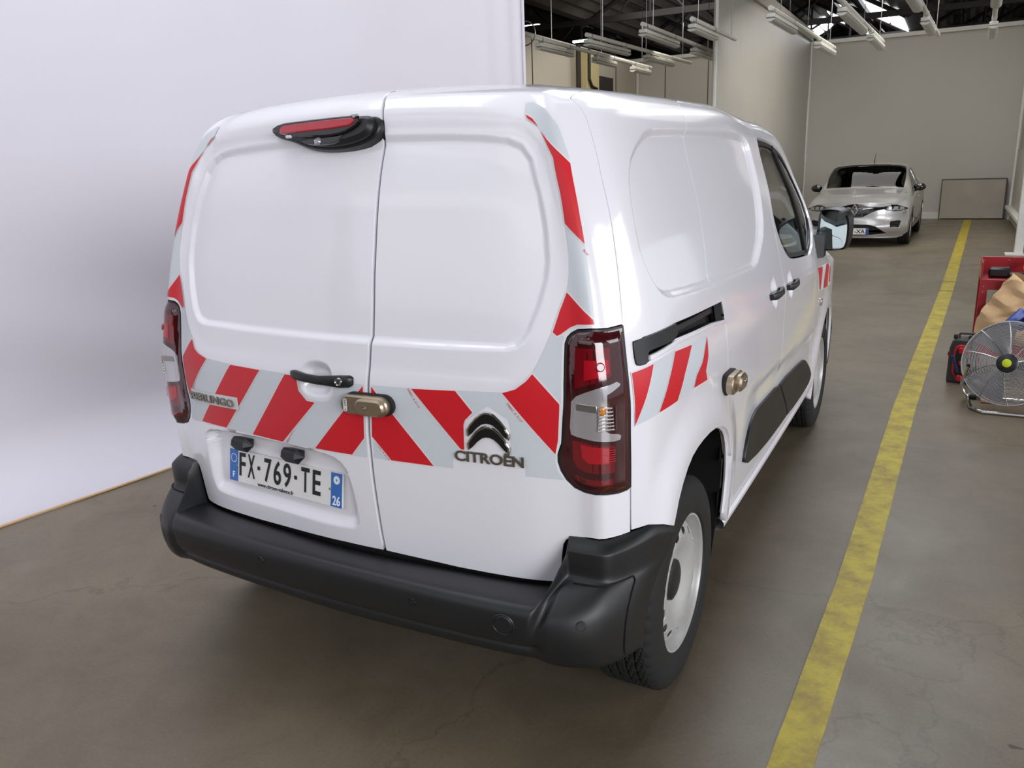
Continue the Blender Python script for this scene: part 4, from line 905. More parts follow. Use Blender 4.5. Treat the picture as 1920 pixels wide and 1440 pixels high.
MB().slab([(.2325+.013*math.cos(b_),.031+.013*math.sin(b_)) for b_ in np.linspace(0,2*math.pi,20,endpoint=False)],.0006,.001,0,PT).build('region_roundel',M['white_ink'],npz,False)
MB().slab([(.2325+.004*math.cos(b_),.031+.006*math.sin(b_)) for b_ in np.linspace(0,2*math.pi,3,endpoint=False)],.001,.0013,0,PT).build('roundel_mark',M['plate_blue'],npz,False)
for x in (-.215,.205): MB().lathe([(0,.002),(.003,.0015),(.004,0)],10,tf(x,0)).build('plate_screw',M['steel'],npz)
# plate lamps: faceted black housings under the ledge
for s_ in (-.432,-.199):
    T=PT@Matrix.Translation((s_+.268,.087,.026))@Matrix.Scale(.9,4); q=MB(); w=.037
    sec=[(-.030,.016),(.006,.022),(.018,.010),(.020,-.010),(-.002,-.030),(-.030,-.012)]  # (z,y)
    V=[(x,y,z) for x,k in ((-w,1),(w,1)) for z,y in sec]; n=len(sec)
    V=[(-w,y,z) for z,y in sec]+[(w*.72,y,z) for z,y in sec]+[(w*1.25,-.004,-.012)]
    F=[(i,(i+1)%n,n+(i+1)%n,n+i)[::-1] for i in range(n)]+[tuple(range(n))]+[(n+i,n+(i+1)%n,2*n)[::-1] for i in range(n)]
    q.add(V,F,T); q.build('plate_lamp',M['plastic'],dL,False)
# --- rear handle
HT=bframe(-.0235,1.0425,.026)@Matrix.Scale(.93,4)
def bar(name,pts,rad,T,m,par):
    """flattened bar through local points (x,y,z) with (half height, half depth) per point"""
    V=[];F=[];n=12
    for (x,y,z),(a,b) in zip(pts,rad):
        for k in range(n):
            t=2*math.pi*k/n; c,s_=math.cos(t),math.sin(t); e=.6
            V.append(T@Vector((x,y+a*math.copysign(abs(s_)**e,s_),z+b*math.copysign(abs(c)**e,c))))
    for i in range(len(pts)-1):
        for k in range(n): l=(k+1)%n; F.append((i*n+k,i*n+l,(i+1)*n+l,(i+1)*n+k))
    F.append(tuple(range(n-1,-1,-1))); F.append(tuple(range((len(pts)-1)*n,len(pts)*n)))
    return mesh(name,V,F,m,par,angle=45)
hb=bar('door_handle',[(-.124,.004,-.030),(-.122,.004,.0),(-.10,.004,.010),(-.05,-.001,.016),(.0,-.003,.017),(.05,-.001,.016),(.085,.0,.012),(.112,.001,.002),(.124,.002,-.008),(.126,.002,-.030)],[(.004,.004),(.010,.008),(.0145,.010),(.0135,.009),(.0135,.009),(.0165,.010),(.0195,.012),(.019,.012),(.012,.012),(.010,.004)],HT,M['plastic2'],dL)
MB().lathe([(0,.001),(.0095,.001),(.011,.003),(.0125,.0),(.013,-.003)],20,HT@Matrix.Translation((.088,.001,.0235))).build('key_cylinder',M['chrome'],hb)
MB().box((.088,.001,.0255),(.0022,.011,.002),HT).build('key_slot',M['dark'],hb,False)
# --- security locks
LT=bframe(.1440,.9860,.004)@Matrix.Scale(.93,4)
lk=MB().slab(stadium(.176,.066),-.002,.010,.002,LT@Matrix.Translation((.004,.001,0))).build('security_lock',M['rubber'],dL); 
lb=MB().slab(stadium(.168,.060),.008,.030,.004,LT@Matrix.Translation((-.002,0,0))).build('lock_body',M['satin_gold'],lk)
MB().slab(stadium(.104,.052),.028,.046,.006,LT@Matrix.Translation((.026,0,0))).build('lock_dome',M['satin_gold'],lk)
MB().lathe([(0,.0),(.003,.0),(.003,.0035),(.0062,.0035),(.0072,.0)],16,LT@Matrix.Translation((.012,0,.0455))).build('key_port',M['chrome'],lk)
MB().slab(rrect(.017,.046,.008),.0295,.0305,0,LT@Matrix.Translation((-.066,0,0))).build('lock_badge',M['plastic2'],lk,False)
MB().slab(rrect(.0145,.043,.007),.0305,.0310,0,LT@Matrix.Translation((-.066,0,0))).build('badge_face',M['sticker'],lk,False)
text_on('badge_lettering','UVO',M['ink'],lk,LT@Matrix.Translation((-.066,.008,.0311))@Matrix.Rotation(math.pi/2,4,'Z'),.023,.008,.0003,.02)
MB().slab([(-.003,-.003),(.003,-.003),(.0,.004)],.031,.0313,0,LT@Matrix.Translation((-.066,-.015,0))).build('badge_mark',M['red_ink'],lk,False)
LT2=bframe(1.6768,0.9050,.004)
l2=MB().slab(stadium(.15,.072)[0:],-.006,.012,.002,LT2).build('security_lock',M['rubber'],sR)
MB().slab(stadium(.145,.064),.010,.034,.004,LT2).build('lock_body',M['satin_gold'],l2)
MB().slab(stadium(.095,.056),.032,.052,.007,LT2@Matrix.Translation((.012,0,0))).build('lock_dome',M['satin_gold'],l2)
MB().lathe([(0,.0),(.003,.0),(.003,.0035),(.0062,.0035),(.0072,.0)],16,LT2@Matrix.Translation((.03,0,.0515))).build('key_port',M['chrome'],l2)
# --- side door handles
for f,(q1,q2) in ((1,(sR,fR)),(-1,(sL,fL))):
    for s_,v_,par in ((2.47,1.068,q1),(2.83,1.058,q2)):
        T=bframe(f*s_,v_,.028)
        pass
        bar('door_handle',[(-.105,.002,-.030),(-.103,.002,.0),(-.08,.003,.010),(-.02,0,.014),(.04,0,.012),(.085,.002,.006),(.104,.002,-.006),(.106,.002,-.03)],[(.006,.004),(.012,.008),(.017,.011),(.013,.009),(.013,.009),(.017,.011),(.012,.010),(.008,.004)],T,M['plastic2'],par)
# --- sliding rail
for sg in (1,-1):
    f=(lambda P:P) if sg>0 else MIR
    panel('rail_channel',SURF0,f([(0.9858,1.0998),(1.7066,1.0939),(1.7088,1.1735),(0.9846,1.1793)]),M['dark'],qR if sg>0 else qL,h=.05,off=-.045,rim=0,rnd=0)
    CAP=smooth_poly([(0.9456,1.1698),(1.1859,1.1779),(1.1916,1.1720),(1.1897,1.1361),(1.0106,1.1359),(0.9977,1.1307),(0.9918,1.1108),(0.9838,1.1047),(0.9512,1.1052),(0.9419,1.1141),(0.9421,1.1618)],1)
    panel('rail_dark_patch',SURF0,f([(1.594,1.108),(1.6665,1.104),(1.667,1.170),(1.594,1.172)]),M['dark'],qR if sg>0 else qL,h=.05,off=-.006,rim=0,rnd=0)  # flat dark patch that blackens the front end of the slot
    panel('rail_end_cap',SURF0,f(CAP),M['plastic2'],qR if sg>0 else qL,h=.02,off=.006,rim=.03,rnd=.002)
    panel('rail_liner',SURF,f(inset(np.array(SLOT),-.0008).tolist()),M['plastic2'],qR if sg>0 else qL,holes=[f(inset(np.array(SLOT),.0012).tolist())],h=.05,off=-.001,rim=.04,rnd=0)
    panel('slide_rail',SURF0,f([(1.1813,1.1649),(1.6159,1.1583),(1.6157,1.1413),(1.1821,1.1460)]),M['plastic2'],qR if sg>0 else qL,h=.04,off=-.012,rim=.02,rnd=.002)
    panel('rail_lip',SURF0,f([(1.0057,1.1229),(1.1822,1.1331),(1.5317,1.1193),(1.6711,1.1037),(1.6706,1.0948),(1.5313,1.1085),(1.1823,1.1212),(1.0058,1.1101)]),M['white'],qR if sg>0 else qL,h=.04,off=.007,rim=.012,rnd=.003)
# --- high brake light with camera
BT=bframe(-.052,1.683,.0)@Matrix.Scale(.93,4)
def loc2(s_,v_): # body point to local coordinates of BT
    p=SURF(np.array([s_]),np.array([v_]),np.array([0.]))[0]; q=BT.inverted()@Vector(p); return (q.x,q.y)
OUT=[(-.222,.020),(-.180,.038),(-.033,.043),(.170,.046),(.203,.040),(.211,.006),(.190,-.027),(.112,-.048),(.006,-.050),(-.073,-.036),(-.137,-.012),(-.214,.006)][::-1]
OUTs=smooth_poly(OUT,2)
if sum(OUTs[i][0]*OUTs[(i+1)%len(OUTs)][1]-OUTs[(i+1)%len(OUTs)][0]*OUTs[i][1] for i in range(len(OUTs)))<0: OUTs=OUTs[::-1]
hl=MB().slab(OUTs,-.03,.012,.004,BT).build('high_brake_light',M['plastic2'],dL); hl['label']='black housing with red brake light and reversing camera'
BODY=smooth_poly([(-.214,.020),(-.175,.035),(-.033,.040),(.160,.042),(.188,.036),(.196,.004),(.176,-.024),(.104,-.042),(.006,-.044),(-.068,-.030),(-.132,-.008),(-.206,.006)][::-1],2)
if sum(BODY[i][0]*BODY[(i+1)%len(BODY)][1]-BODY[(i+1)%len(BODY)][0]*BODY[i][1] for i in range(len(BODY)))<0: BODY=BODY[::-1]
MB().slab(BODY,.005,.036,.012,BT).build('housing_cover',M['plastic'],hl)
FACE=smooth_poly([(-.196,.016),(-.165,.031),(-.09,.034),(.115,.038),(.148,.034),(.160,.018),(.140,.0),(.100,-.016),(.04,-.022),(-.06,-.018),(-.12,-.009),(-.185,.004)][::-1],1)
if sum(FACE[i][0]*FACE[(i+1)%len(FACE)][1]-FACE[(i+1)%len(FACE)][0]*FACE[i][1] for i in range(len(FACE)))<0: FACE=FACE[::-1]
MB().slab(FACE,.03,.045,.004,BT).build('glossy_bezel',M['gloss_black'],hl)
LEN=smooth_poly([(-.158,.008),(-.152,.019),(-.138,.022),(.118,.030),(.138,.024),(.140,.014),(.118,.001),(-.140,-.006),(-.154,-.002)][::-1],1)
if sum(LEN[i][0]*LEN[(i+1)%len(LEN)][1]-LEN[(i+1)%len(LEN)][0]*LEN[i][1] for i in range(len(LEN)))<0: LEN=LEN[::-1]
MB().slab(LEN,.042,.049,.003,BT).build('brake_lens',M['brake_red'],hl)
q=MB(); q.slab(smooth_poly([(-.075,-.024),(.065,-.022),(.100,-.010),(.085,-.034),(.05,-.044),(-.045,-.040)],1)[::-1],.03,.0375,.001,BT); q.build('camera_recess',M['gloss_black'],hl)
MB().lathe([(0,.003),(.006,.003),(.009,.006),(.011,.004),(.013,0)],18,BT@Matrix.Translation((-.0,-.033,.037))).build('camera_lens',M['lensglass'],hl)
MB().box((-.118,-.014,.042),(.022,.009,.008),BT,bev=.002).build('bezel_clip',M['sticker'],hl)
MB().slab([(.122,.036),(.150,.038),(.156,.030),(.136,.026)],.042,.050,.002,BT).build('bezel_clip',M['chrome'],hl)
# --- door mirrors
for sg in (1,-1):
    par=fR if sg>0 else fL
    X=lambda x,y,z:(sg*x,y,z)
    arm=MB(); 
    V=[X(.80,2.92,1.205),X(.80,3.12,1.235),X(.80,3.16,1.06),X(.80,2.92,1.075),X(.93,2.99,1.20),X(.93,3.08,1.21),X(.93,3.08,1.085),X(.93,2.99,1.08)]
    F=[(0,1,2,3),(4,7,6,5),(0,4,5,1),(1,5,6,2),(2,6,7,3),(3,7,4,0)]
    if sg>0: F=[f[::-1] for f in F]
    arm.add(V,F); a=arm.build('mirror_arm',M['plastic2'],par,False)
    T=frame(X(.957,3.04,1.222),(1,0,0),(0,0,1),(0,-1,0))@Matrix.Rotation(sg*math.radians(-9),4,'Y')@Matrix.Rotation(math.radians(9),4,'X')
    out=smooth_poly([(-.085,-.112),(.045,-.112),(.082,-.09),(.092,.02),(.082,.088),(.03,.112),(-.045,.112),(-.072,.09)],2); 
    if sg<0: out=[(-x,y) for x,y in out][::-1]
    # shell: deep rounded back, slim black rim, glass
    P=np.array(out); V=[];F=[]; rings=[(1.0,.0),(1.04,-.02),(1.03,-.06),(.95,-.10),(.72,-.135),(.3,-.15)]
    for k,z in rings:
        for x,y in P: V.append(T@Vector((x*k,y*k,z)))
    n=len(P)
    for r in range(len(rings)-1):
        for i in range(n): j=(i+1)%n; F.append((r*n+i,(r+1)*n+i,(r+1)*n+j,r*n+j))
    F.append(tuple((len(rings)-1)*n+i for i in range(n))[::-1])
    sh=mesh('mirror_shell',V,F,M['plastic'],par,angle=60)
    q=MB(); I=inset(P,.010); V=[T@Vector((x,y,0)) for x,y in P]+[T@Vector((x,y,.004)) for x,y in I]+[T@Vector((x,y,-.008)) for x,y in I]
    F=[]
    for i in range(n): j=(i+1)%n; F+=[(i,j,n+j,n+i),(n+i,n+j,2*n+j,2*n+i)]
    mesh('mirror_rim',V,F,M['gloss_black'],sh)
    MB().slab([tuple(p) for p in I],-.009,-.006,0,T).build('mirror_glass',M['mirror'],sh,False)
# side repeater
T=bframe(3.8647,0.8170,.0); rp=MB().slab(stadium(.07,.045),0,.008,.003,T).build('side_repeater',M['lensglass'],eR); MB().lathe([(0,.002),(.008,.001),(.01,-.002)],16,T@Matrix.Translation((0,0,.0085))).build('repeater_bulb',M['amber'],rp)
# nose details (out of view): headlamps, grille, lower bumper
for sg in (1,-1):
    f=(lambda P:P) if sg>0 else MIR
    panel('headlamp',SURF0,f([(4.7380,0.8000),(5.2380,0.8000),(5.2880,0.9200),(5.0380,1.0000),(4.7880,1.0000)]),M['lensglass'],eR if sg>0 else eL,h=.05,off=.006,rim=.03)
    panel('front_bumper',SURF0,f([(4.5480,0.3000),(LV,.30),(LV,.62),(4.8880,0.6000),(4.5804,0.5306)]),M['plastic'],eR if sg>0 else eL,h=.06,off=.02,rim=.03)
# --- wheels
def wheel(name,steel=True,R=.335,wd=.205,rr=.212):
    t=bpy.data.objects.new(name,None); COL.objects.link(t); t.empty_display_size=.1
    hw=wd/2
    # tyre, axis = local x ; outer side +x
    prof=[]
    side=[(rr-.004,hw*.80),(rr+.012,hw*.97),(rr+.045,hw*1.03),(rr+.075,hw*1.0),(R-.022,hw*.93),(R-.008,hw*.84),(R-.002,hw*.74)]
    cols=list(side)
    gro=[]
    tw=hw*.74
    xs_=np.linspace(tw,-tw,31)[1:-1]
    for x in xs_:
        g_=0
        for gx in (-.045,-.015,.015,.045): g_=max(g_,1 if abs(x-gx)<.0045 else 0)
        cols.append((R-.007*g_,x))
    cols+=[(a,-b) for a,b in side[::-1]]
    n=288; V=[];F=[];K=len(cols)
    for i in range(n):
        a=2*math.pi*i/n
        for k,(r,x) in enumerate(cols):
            r_=r
            if r>R-.012:
                ph=(i+ (abs(x)*420))%6
                if ph<1.2 and abs(x)>.018 or (ph<1.0 and abs(x)<=.013 and i%12<6): r_=r-.005
                if abs(x)>hw*.8 and (i%6)<2: r_=r-.006
            V.append((x,r_*math.cos(a),r_*math.sin(a)))
    for i in range(n):
        j=(i+1)%n
        for k in range(K-1): F.append((i*K+k,j*K+k,j*K+k+1,i*K+k+1))
    ty=mesh('tyre',V,F,M['rubber'],None,angle=30); ty.parent=t
    RX=Matrix(((0,0,1,0),(1,0,0,0),(0,1,0,0),(0,0,0,1)))  # lathe z -> x
    if steel:
        q=MB().lathe([(rr+.002,hw*.72),(rr+.007,hw*.84),(rr+.006,hw*.90),(rr-.001,hw*.90),(rr-.007,hw*.80),(rr-.009,hw*.62),(rr-.020,hw*.50),(rr-.024,hw*.2),(rr-.026,-hw*.8),(rr+.004,-hw*.85)],96,RX); rim=q.build('rim',M['wheel_paint'],None,angle=40); rim.parent=t
        # pressed disc with slots
        dp=nat_spline([.0,.055,.075,.10,.12,.140,.155,.170,.182,.192],[-.016,-.016,-.013,-.002,.008,.014,.015,.009,.001,-.006])
        hz=[]
        for k in range(16):
            a=2*math.pi*(k+.5)/16; c=np.array([math.cos(a),math.sin(a)])*.163; tt=np.array([-math.sin(a),math.cos(a)]); rr_=np.array([math.cos(a),math.sin(a)])
            hz.append([tuple(c+tt*.0195*math.cos(b)+rr_*.0115*math.sin(b)) for b in np.linspace(0,2*math.pi,12,endpoint=False)])
        cir=[(.191*math.cos(a),.191*math.sin(a)) for a in np.linspace(0,2*math.pi,72,endpoint=False)]
        def ds(u,v,off):
            r=np.hypot(u,v); return np.stack([dp(r)+off+hw*.66,u,v],-1)
        d=panel('wheel_disc',ds,cir,M['wheel_paint'],None,holes=hz,h=.011,rim=.004,rnd=.001); d.parent=t
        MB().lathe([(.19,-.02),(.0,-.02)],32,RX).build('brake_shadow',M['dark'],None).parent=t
        MB().lathe([(0,.070),(.030,.070),(.052,.068),(.064,.062),(.068,.045)],32,RX).build('hub_cap',M['plastic'],None).parent=t
    else:
        q=MB().lathe([(rr+.002,hw*.8),(rr-.004,hw*.86),(rr-.016,hw*.7),(rr-.02,-.05)],64,RX); rim=q.build('rim',M['wheel_paint'],None); rim.parent=t
        for k in range(5):
            a=2*math.pi*k/5; T=RX@Matrix.Rotation(a,4,'Z'); MB().slab([(.03,-.022),(rr-.01,-.034),(rr-.01,.034),(.03,.022)],.035,.06,.006,T).build('spoke',M['wheel_paint'],None).parent=t
        MB().lathe([(0,.066),(.05,.06),(.055,.03)],24,RX).build('hub',M['wheel_paint'],None).parent=t
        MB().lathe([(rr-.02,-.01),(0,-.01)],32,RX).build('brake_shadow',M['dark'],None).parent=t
    return t
w0=wheel('wheel')
def mount(w,parent,loc,rz=0,cam_=0):
    w.parent=parent; w.matrix_parent_inverse=wm(parent).inverted(); w.matrix_basis=Matrix.Translation(loc)@Matrix.Rotation(rz,4,'Z')@Matrix.Rotation(cam_,4,'Y')
mount(w0,van,(.800,.61,.335))
for loc,rz_ in (((.800,3.40,.335),0),((-.800,.61,.335),math.pi),((-.800,3.40,.335),math.pi)):
    c=copy_tree(w0); mount(c,van,loc,rz_)
MB().tube([(-.72,.61,.335),(.72,.61,.335)],.05).build('rear_axle',M['dark'],van)

# ------------------------------------------------------------------ silver hatchback, nose towards the camera
class Hatch:
    def F(B,x,z):   # nose plane
        x=np.abs(x); return .03+.34*(x/.86)**3.0+.05*np.clip((z-.55)/.25,0,1)**2-.05*np.exp(-((z-.36)/.10)**2)*(x<2)+.06*np.clip((.28-z)/.1,0,1)
    def __init__(B):
        S=[]
        s0=[(.80,.20),(.845,.34),(.86,.50),(.84,.645),(.765,.705),(.66,.745),(.50,.768),(.25,.782),(0,.787)]
        S.append([(x,float(B.F(x,z)),z) for x,z in s0])
        S.append([(.855,.52,.20),(.875,.52,.35),(.885,.52,.53),(.872,.52,.69),(.80,.50,.785),(.68,.47,.838),(.50,.44,.868),(.25,.42,.882),(0,.42,.886)])
        S.append([(.875,.86,.20),(.893,.86,.35),(.898,.86,.56),(.885,.86,.75),(.81,.84,.855),(.69,.80,.905),(.5,.77,.930),(.25,.75,.943),(0,.75,.948)])
        S.append([(.868,1.25,.20),(.885,1.25,.35),(.893,1.25,.56),(.884,1.25,.80),(.825,1.24,.905),(.745,1.20,.955),(.55,1.10,.985),(.28,1.02,1.0),(0,1.0,1.003)])
        S.append([(.866,1.75,.20),(.882,1.75,.35),(.890,1.75,.56),(.882,1.75,.83),(.838,1.74,.93),(.705,1.62,1.20),(.625,1.54,1.275),(.31,1.46,1.305),(0,1.44,1.31)])
        S.append([(.866,2.15,.20),(.882,2.15,.35),(.890,2.15,.56),(.882,2.15,.85),(.838,2.15,.95),(.675,2.05,1.30),(.59,1.98,1.385),(.30,1.90,1.418),(0,1.88,1.423)])
        S.append([(.866,2.9,.20),(.882,2.9,.35),(.892,2.9,.57),(.882,2.9,.87),(.828,2.9,.98),(.66,2.85,1.32),(.575,2.8,1.395),(.30,2.75,1.432),(0,2.7,1.44)])
        S.append([(.862,3.55,.22),(.885,3.55,.36),(.900,3.55,.58),(.878,3.55,.88),(.80,3.55,1.0),(.63,3.52,1.29),(.55,3.5,1.36),(.29,3.45,1.40),(0,3.42,1.41)])
        S.append([(.80,4.0,.25),(.83,4.03,.40),(.83,4.04,.62),(.79,4.0,.88),(.70,3.97,.98),(.58,3.88,1.17),(.50,3.84,1.25),(.26,3.82,1.31),(0,3.82,1.32)])
        B.S=np.array(S); B.u=np.arange(len(S)); B.f=[[nat_spline(B.u,B.S[:,k,c]) for c in range(3)] for k in range(9)]
    def surf(B,u,k,off):
        u=np.asarray(u,float); k=np.asarray(k,float); sg=np.where(k>8,-1.,1.); k=np.where(k>8,16-k,k)
        A=np.stack([np.stack([f(np.clip(u,0,8)) for f in row],-1) for row in B.f],-2)  # n,9,3
        i=np.clip(k.astype(int),0,7); t=(k-i)[...,None]; g=lambda j: np.take_along_axis(A,np.clip(j,0,8)[...,None,None].repeat(3,-1),-2)[...,0,:]
        p0,p1,p2,p3=g(i-1),g(i),g(i+1),g(i+2)
        mir=(i==7)[...,None]; p3=np.where(mir,g(i)*np.array([-1,1,1]),p3)
        P=.5*((2*p1)+(-p0+p2)*t+(2*p0-5*p1+4*p2-p3)*t*t+(-p0+3*p1-3*p2+p3)*t**3)
        P[...,0]*=sg
        return P
    def so(B,u,k,off):
        e=1e-3; P=B.surf(u,k,0); a=B.surf(np.asarray(u)+e,k,0)-B.surf(np.asarray(u)-e,k,0); b=B.surf(u,np.asarray(k)+e,0)-B.surf(u,np.asarray(k)-e,0)
        n=np.cross(a,b); n/=np.linalg.norm(n,axis=-1,keepdims=True)+1e-12
        return P+n*np.broadcast_to(np.asarray(off,float),np.shape(u))[...,None]
H=Hatch(); CX,CY=-.045,14.02; CR=math.radians(1.2)
car=empty('hatchback_car',(CX,CY+2,0),0,'silver hatchback car facing the camera at the far end of the aisle','car')
CT=Matrix.Translation((CX,CY,0))@Matrix.Rotation(-CR,4,'Z'); CM=np.array(CT)
def hs(fn): 
    def g(u,k,off):
        P=fn(u,k,off); return P@CM[:3,:3].T+CM[:3,3]
    return g
HS=hs(H.so)
def nose(u,v,off):
    u=np.asarray(u,float); v=np.asarray(v,float); y=H.F(u,v); n=np.stack([(H.F(u+1e-3,v)-H.F(u-1e-3,v))/2e-3,-np.ones_like(y),(H.F(u,v+1e-3)-H.F(u,v-1e-3))/2e-3],-1); n/=np.linalg.norm(n,axis=-1,keepdims=True)
    return np.stack([u,y,v],-1)+n*np.broadcast_to(np.asarray(off,float),np.shape(u))[...,None]
NS=hs(nose)
def side_uk(y,z):  # (y,z) on the flank -> (u,k)
    uu,kk=np.meshgrid(np.linspace(0,8,161),np.linspace(0,4,81)); P=H.surf(uu,kk,0); d=np.hypot(P[...,1]-y,P[...,2]-z); i=np.unravel_index(d.argmin(),d.shape); return (uu[i],kk[i])
def archp(yc): return [side_uk(yc+.355*math.cos(a),.34+.355*math.sin(a)) for a in np.linspace(math.radians(-12),math.radians(192),22)]
A1=archp(.84); A2=archp(3.42)
A1=[(max(u,.05),max(k,-.02)) for u,k in A1]; A2=[(min(u,7.95),max(k,-.02)) for u,k in A2]
body=[(0.02,0.0)]+[p for p in A1[::-1]]+[p for p in A2[::-1]]+[(8,0),(8,8),(.0,8)]
GU=[(1.9,3.95),(3.0,4.02)]
def flip(P): return [(u,16-k) for u,k in P]
SW=[(3.35,4.15),(4.6,4.12),(5.45,4.12),(5.45,5.0),(4.9,5.02),(4.35,4.95),(3.75,4.6)]
SW2=[(5.55,4.12),(6.6,4.10),(7.1,4.35),(7.15,4.95),(6.4,5.0),(5.55,5.0)]
WS=[(3.10,8.0),(3.10,6.4),(3.14,5.45),(3.6,5.45),(4.2,5.6),(4.72,5.75),(4.78,6.6),(4.80,8.0),(4.78,9.4),(4.72,10.25),(4.2,10.4),(3.6,10.55),(3.14,10.55),(3.10,9.6)]
bodyR=[(0,0.1)]+[p for p in A1[::-1]]+[p for p in A2[::-1]]+[(8,.1),(8,8)]
hood_full=bodyR+[(8,15.9)]+flip(A2)+flip(A1)+[(0,15.9),(0,8)]
panel('car_body',HS,hood_full,M['silver'],car,holes=[WS,SW,SW2,flip(SW),flip(SW2)],h=.11,rim=.02,rnd=0)
# cabin glass and dark interior
panel('windscreen',HS,WS,M['wind'],car,h=.12,off=-.006,rim=0,rnd=0)
for P in (SW,SW2,flip(SW),flip(SW2)): panel('side_window',HS,P,M['wind'],car,h=.15,off=-.006,rim=0,rnd=0)
panel('windscreen_frame',HS,WS,M['gloss_black'],car,holes=[[(u*1.0+(.035 if u<3.3 else (-.04 if u>4.5 else 0)),k+(8-k)*.035) for u,k in WS]],h=.1,off=.003,rim=.0,rnd=0)
panel('cabin_shell',HS,[(2.9,4.3),(7.2,4.3),(7.2,11.7),(2.9,11.7)],M['dark'],car,holes=[WS,SW,SW2,flip(SW),flip(SW2)],h=.2,off=-.05,rim=0,rnd=0)
cab_=MB().box((0,2.4,.62),(1.5,2.9,.6),CT); cab_.build('cabin_floor',M['dark'],car,False)
MB().box((0,1.62,.95),(1.40,.35,.10),CT,bev=.03).build('dashboard',M['seat'],car)
for x in (-.36,.36):
    q=MB(); q.box((x,2.35,1.02),(.42,.12,.46),CT,bev=.05); q.build('front_seat',M['seat'],car); MB().box((x,2.38,1.31),(.24,.09,.15),CT,bev=.04).build('headrest',M['seat'],car)
MB().tube([tuple(CT@Vector((.36+.17*math.cos(a),1.85,1.02+.17*math.sin(a)))) for a in np.linspace(0,2*math.pi,20,endpoint=False)],.014,6,closed=True).build('steering_wheel',M['plastic2'],car)
MB().box((0,1.72,1.27),(.20,.03,.06),CT,bev=.01).build('rear_view_mirror',M['plastic2'],car)
MB().box((.40,1.50,1.01),(.18,.12,.004),CT).build('paper_slip',M['sticker'],car,False)
# nose
NO=[(0,.16),(.70,.16),(.79,.185),(.80,.205),(.845,.34),(.86,.50),(.84,.645),(.765,.705),(.66,.745),(.50,.768),(.25,.782),(0,.787)]; NO=NO+[(-a,b) for a,b in NO[1:-1]][::-1]
GR=[(0,.520),(.13,.525),(.24,.585),(.36,.645),(.50,.672),(.60,.682),(.60,.722),(.40,.705),(.22,.712),(.12,.745),(0,.762)]
GR=GR+[(-a,b) for a,b in GR[1:-1]][::-1]
LO=[(0,.205),(.30,.208),(.56,.235),(.52,.265),(.36,.375),(.25,.405),(0,.41)]; LO=LO+[(-a,b) for a,b in LO[1:-1]][::-1]
FV=[(.60,.345),(.665,.36),(.735,.34),(.76,.45),(.725,.47),(.60,.455),(.585,.43)]
mx=lambda P:[(-a,b) for a,b in P][::-1]
panel('front_bumper',NS,NO,M['silver'],car,holes=[GR,LO,FV,mx(FV)],h=.03,rim=.03,rnd=.002)
panel('grille',NS,GR,M['gloss_black'],car,h=.04,off=-.015,rim=0,rnd=0)
gl=panel('lower_intake',NS,LO,M['dark'],car,h=.05,off=-.02,rim=0,rnd=0)
for z in (.25,.30,.35): panel('intake_slat',NS,[(-.30,z),(.30,z),(.30,z+.010),(-.30,z+.010)],M['plastic2'],gl,h=.05,off=-.010,rim=.008,rnd=0)
for f in ((lambda P:P),mx):
    v_=panel('side_vent',NS,f(FV),M['dark'],car,h=.03,off=-.02,rim=0,rnd=0)
    for z in (.375,.405,.435): panel('vent_slat',NS,f([(.61,z),(.735,z+.004),(.735,z+.014),(.61,z+.010)]),M['plastic2'],v_,h=.04,off=-.008,rim=.008,rnd=0)
    panel('grille_wing',NS,f([(.14,.664),(.24,.676),(.40,.694),(.56,.712),(.56,.719),(.38,.703),(.14,.677)]),M['chrome'],car,h=.03,off=.004,rim=.008,rnd=0)
    hl_=panel('headlight',NS,f([(.48,.665),(.54,.635),(.64,.625),(.74,.632),(.83,.655),(.838,.672),(.765,.702),(.66,.738),(.58,.738),(.51,.715)]),M['gloss_black'],car,h=.02,off=.004,rim=.02)
    for (a,b,w) in ((.565,.680,.026),(.650,.680,.034),(.742,.672,.034)):
        panel('lamp_lens',NS,f([(a-w,b-.026),(a+w,b-.024),(a+w*1.1,b+.024),(a-w*.8,b+.026)]),M['lensglass'],hl_,h=.02,off=.010,rim=.006)
    panel('daylight_strip',NS,f([(.60,.655),(.72,.655),(.80,.665),(.815,.60),(.76,.58),(.75,.588),(.795,.612),(.785,.650),(.72,.643),(.60,.645)]),M['chrome'],hl_,h=.02,off=.007,rim=.008)
pt_=np.array([[0.,.0]]); P0=NS(np.array([0.]),np.array([.292]),np.array([.012]))[0]
PT2=frame(P0+np.array([0,-.012,0]),(1,0,0),(0,0,1),(0,-1,0))
cp=MB().slab(rrect(.52,.11,.006),-.008,0,.001,PT2).build('number_plate',M['plate'],car)
text_on('plate_lettering','341-XA',M['ink'],cp,PT2@Matrix.Translation((.045,0,.0007)),.32,.072,.001,.015)
for sx in (-1,1): MB().slab([(-.0215,-.054),(.0215,-.054),(.0215,.054),(-.0215,.054)],0,.0006,0,PT2@Matrix.Translation((sx*.2375,0,0))).build('blue_band',M['plate_eu'],cp)
P1=NS(np.array([0.]),np.array([.655]),np.array([.0]))[0]; ET=frame(P1+np.array([0,-.006,0]),(1,0,0),(0,.1,1),(0,-1,.1))
q=MB(); dm=[(0,-.108),(.080,0),(0,.108),(-.080,0)]; di=[(0,-.050),(.036,0),(0,.050),(-.036,0)]
V=[(x,y,0) for x,y in dm]+[(x*.76,y*.76,.022) for x,y in dm]+[(x,y,.002) for x,y in di]; F=[]
for r in (0,1):
    for i in range(4): j=(i+1)%4; F.append((r*4+i,r*4+j,(r+1)*4+j,(r+1)*4+i))
q.add(V,F,ET); q.build('diamond_emblem',M['chrome'],car,False)
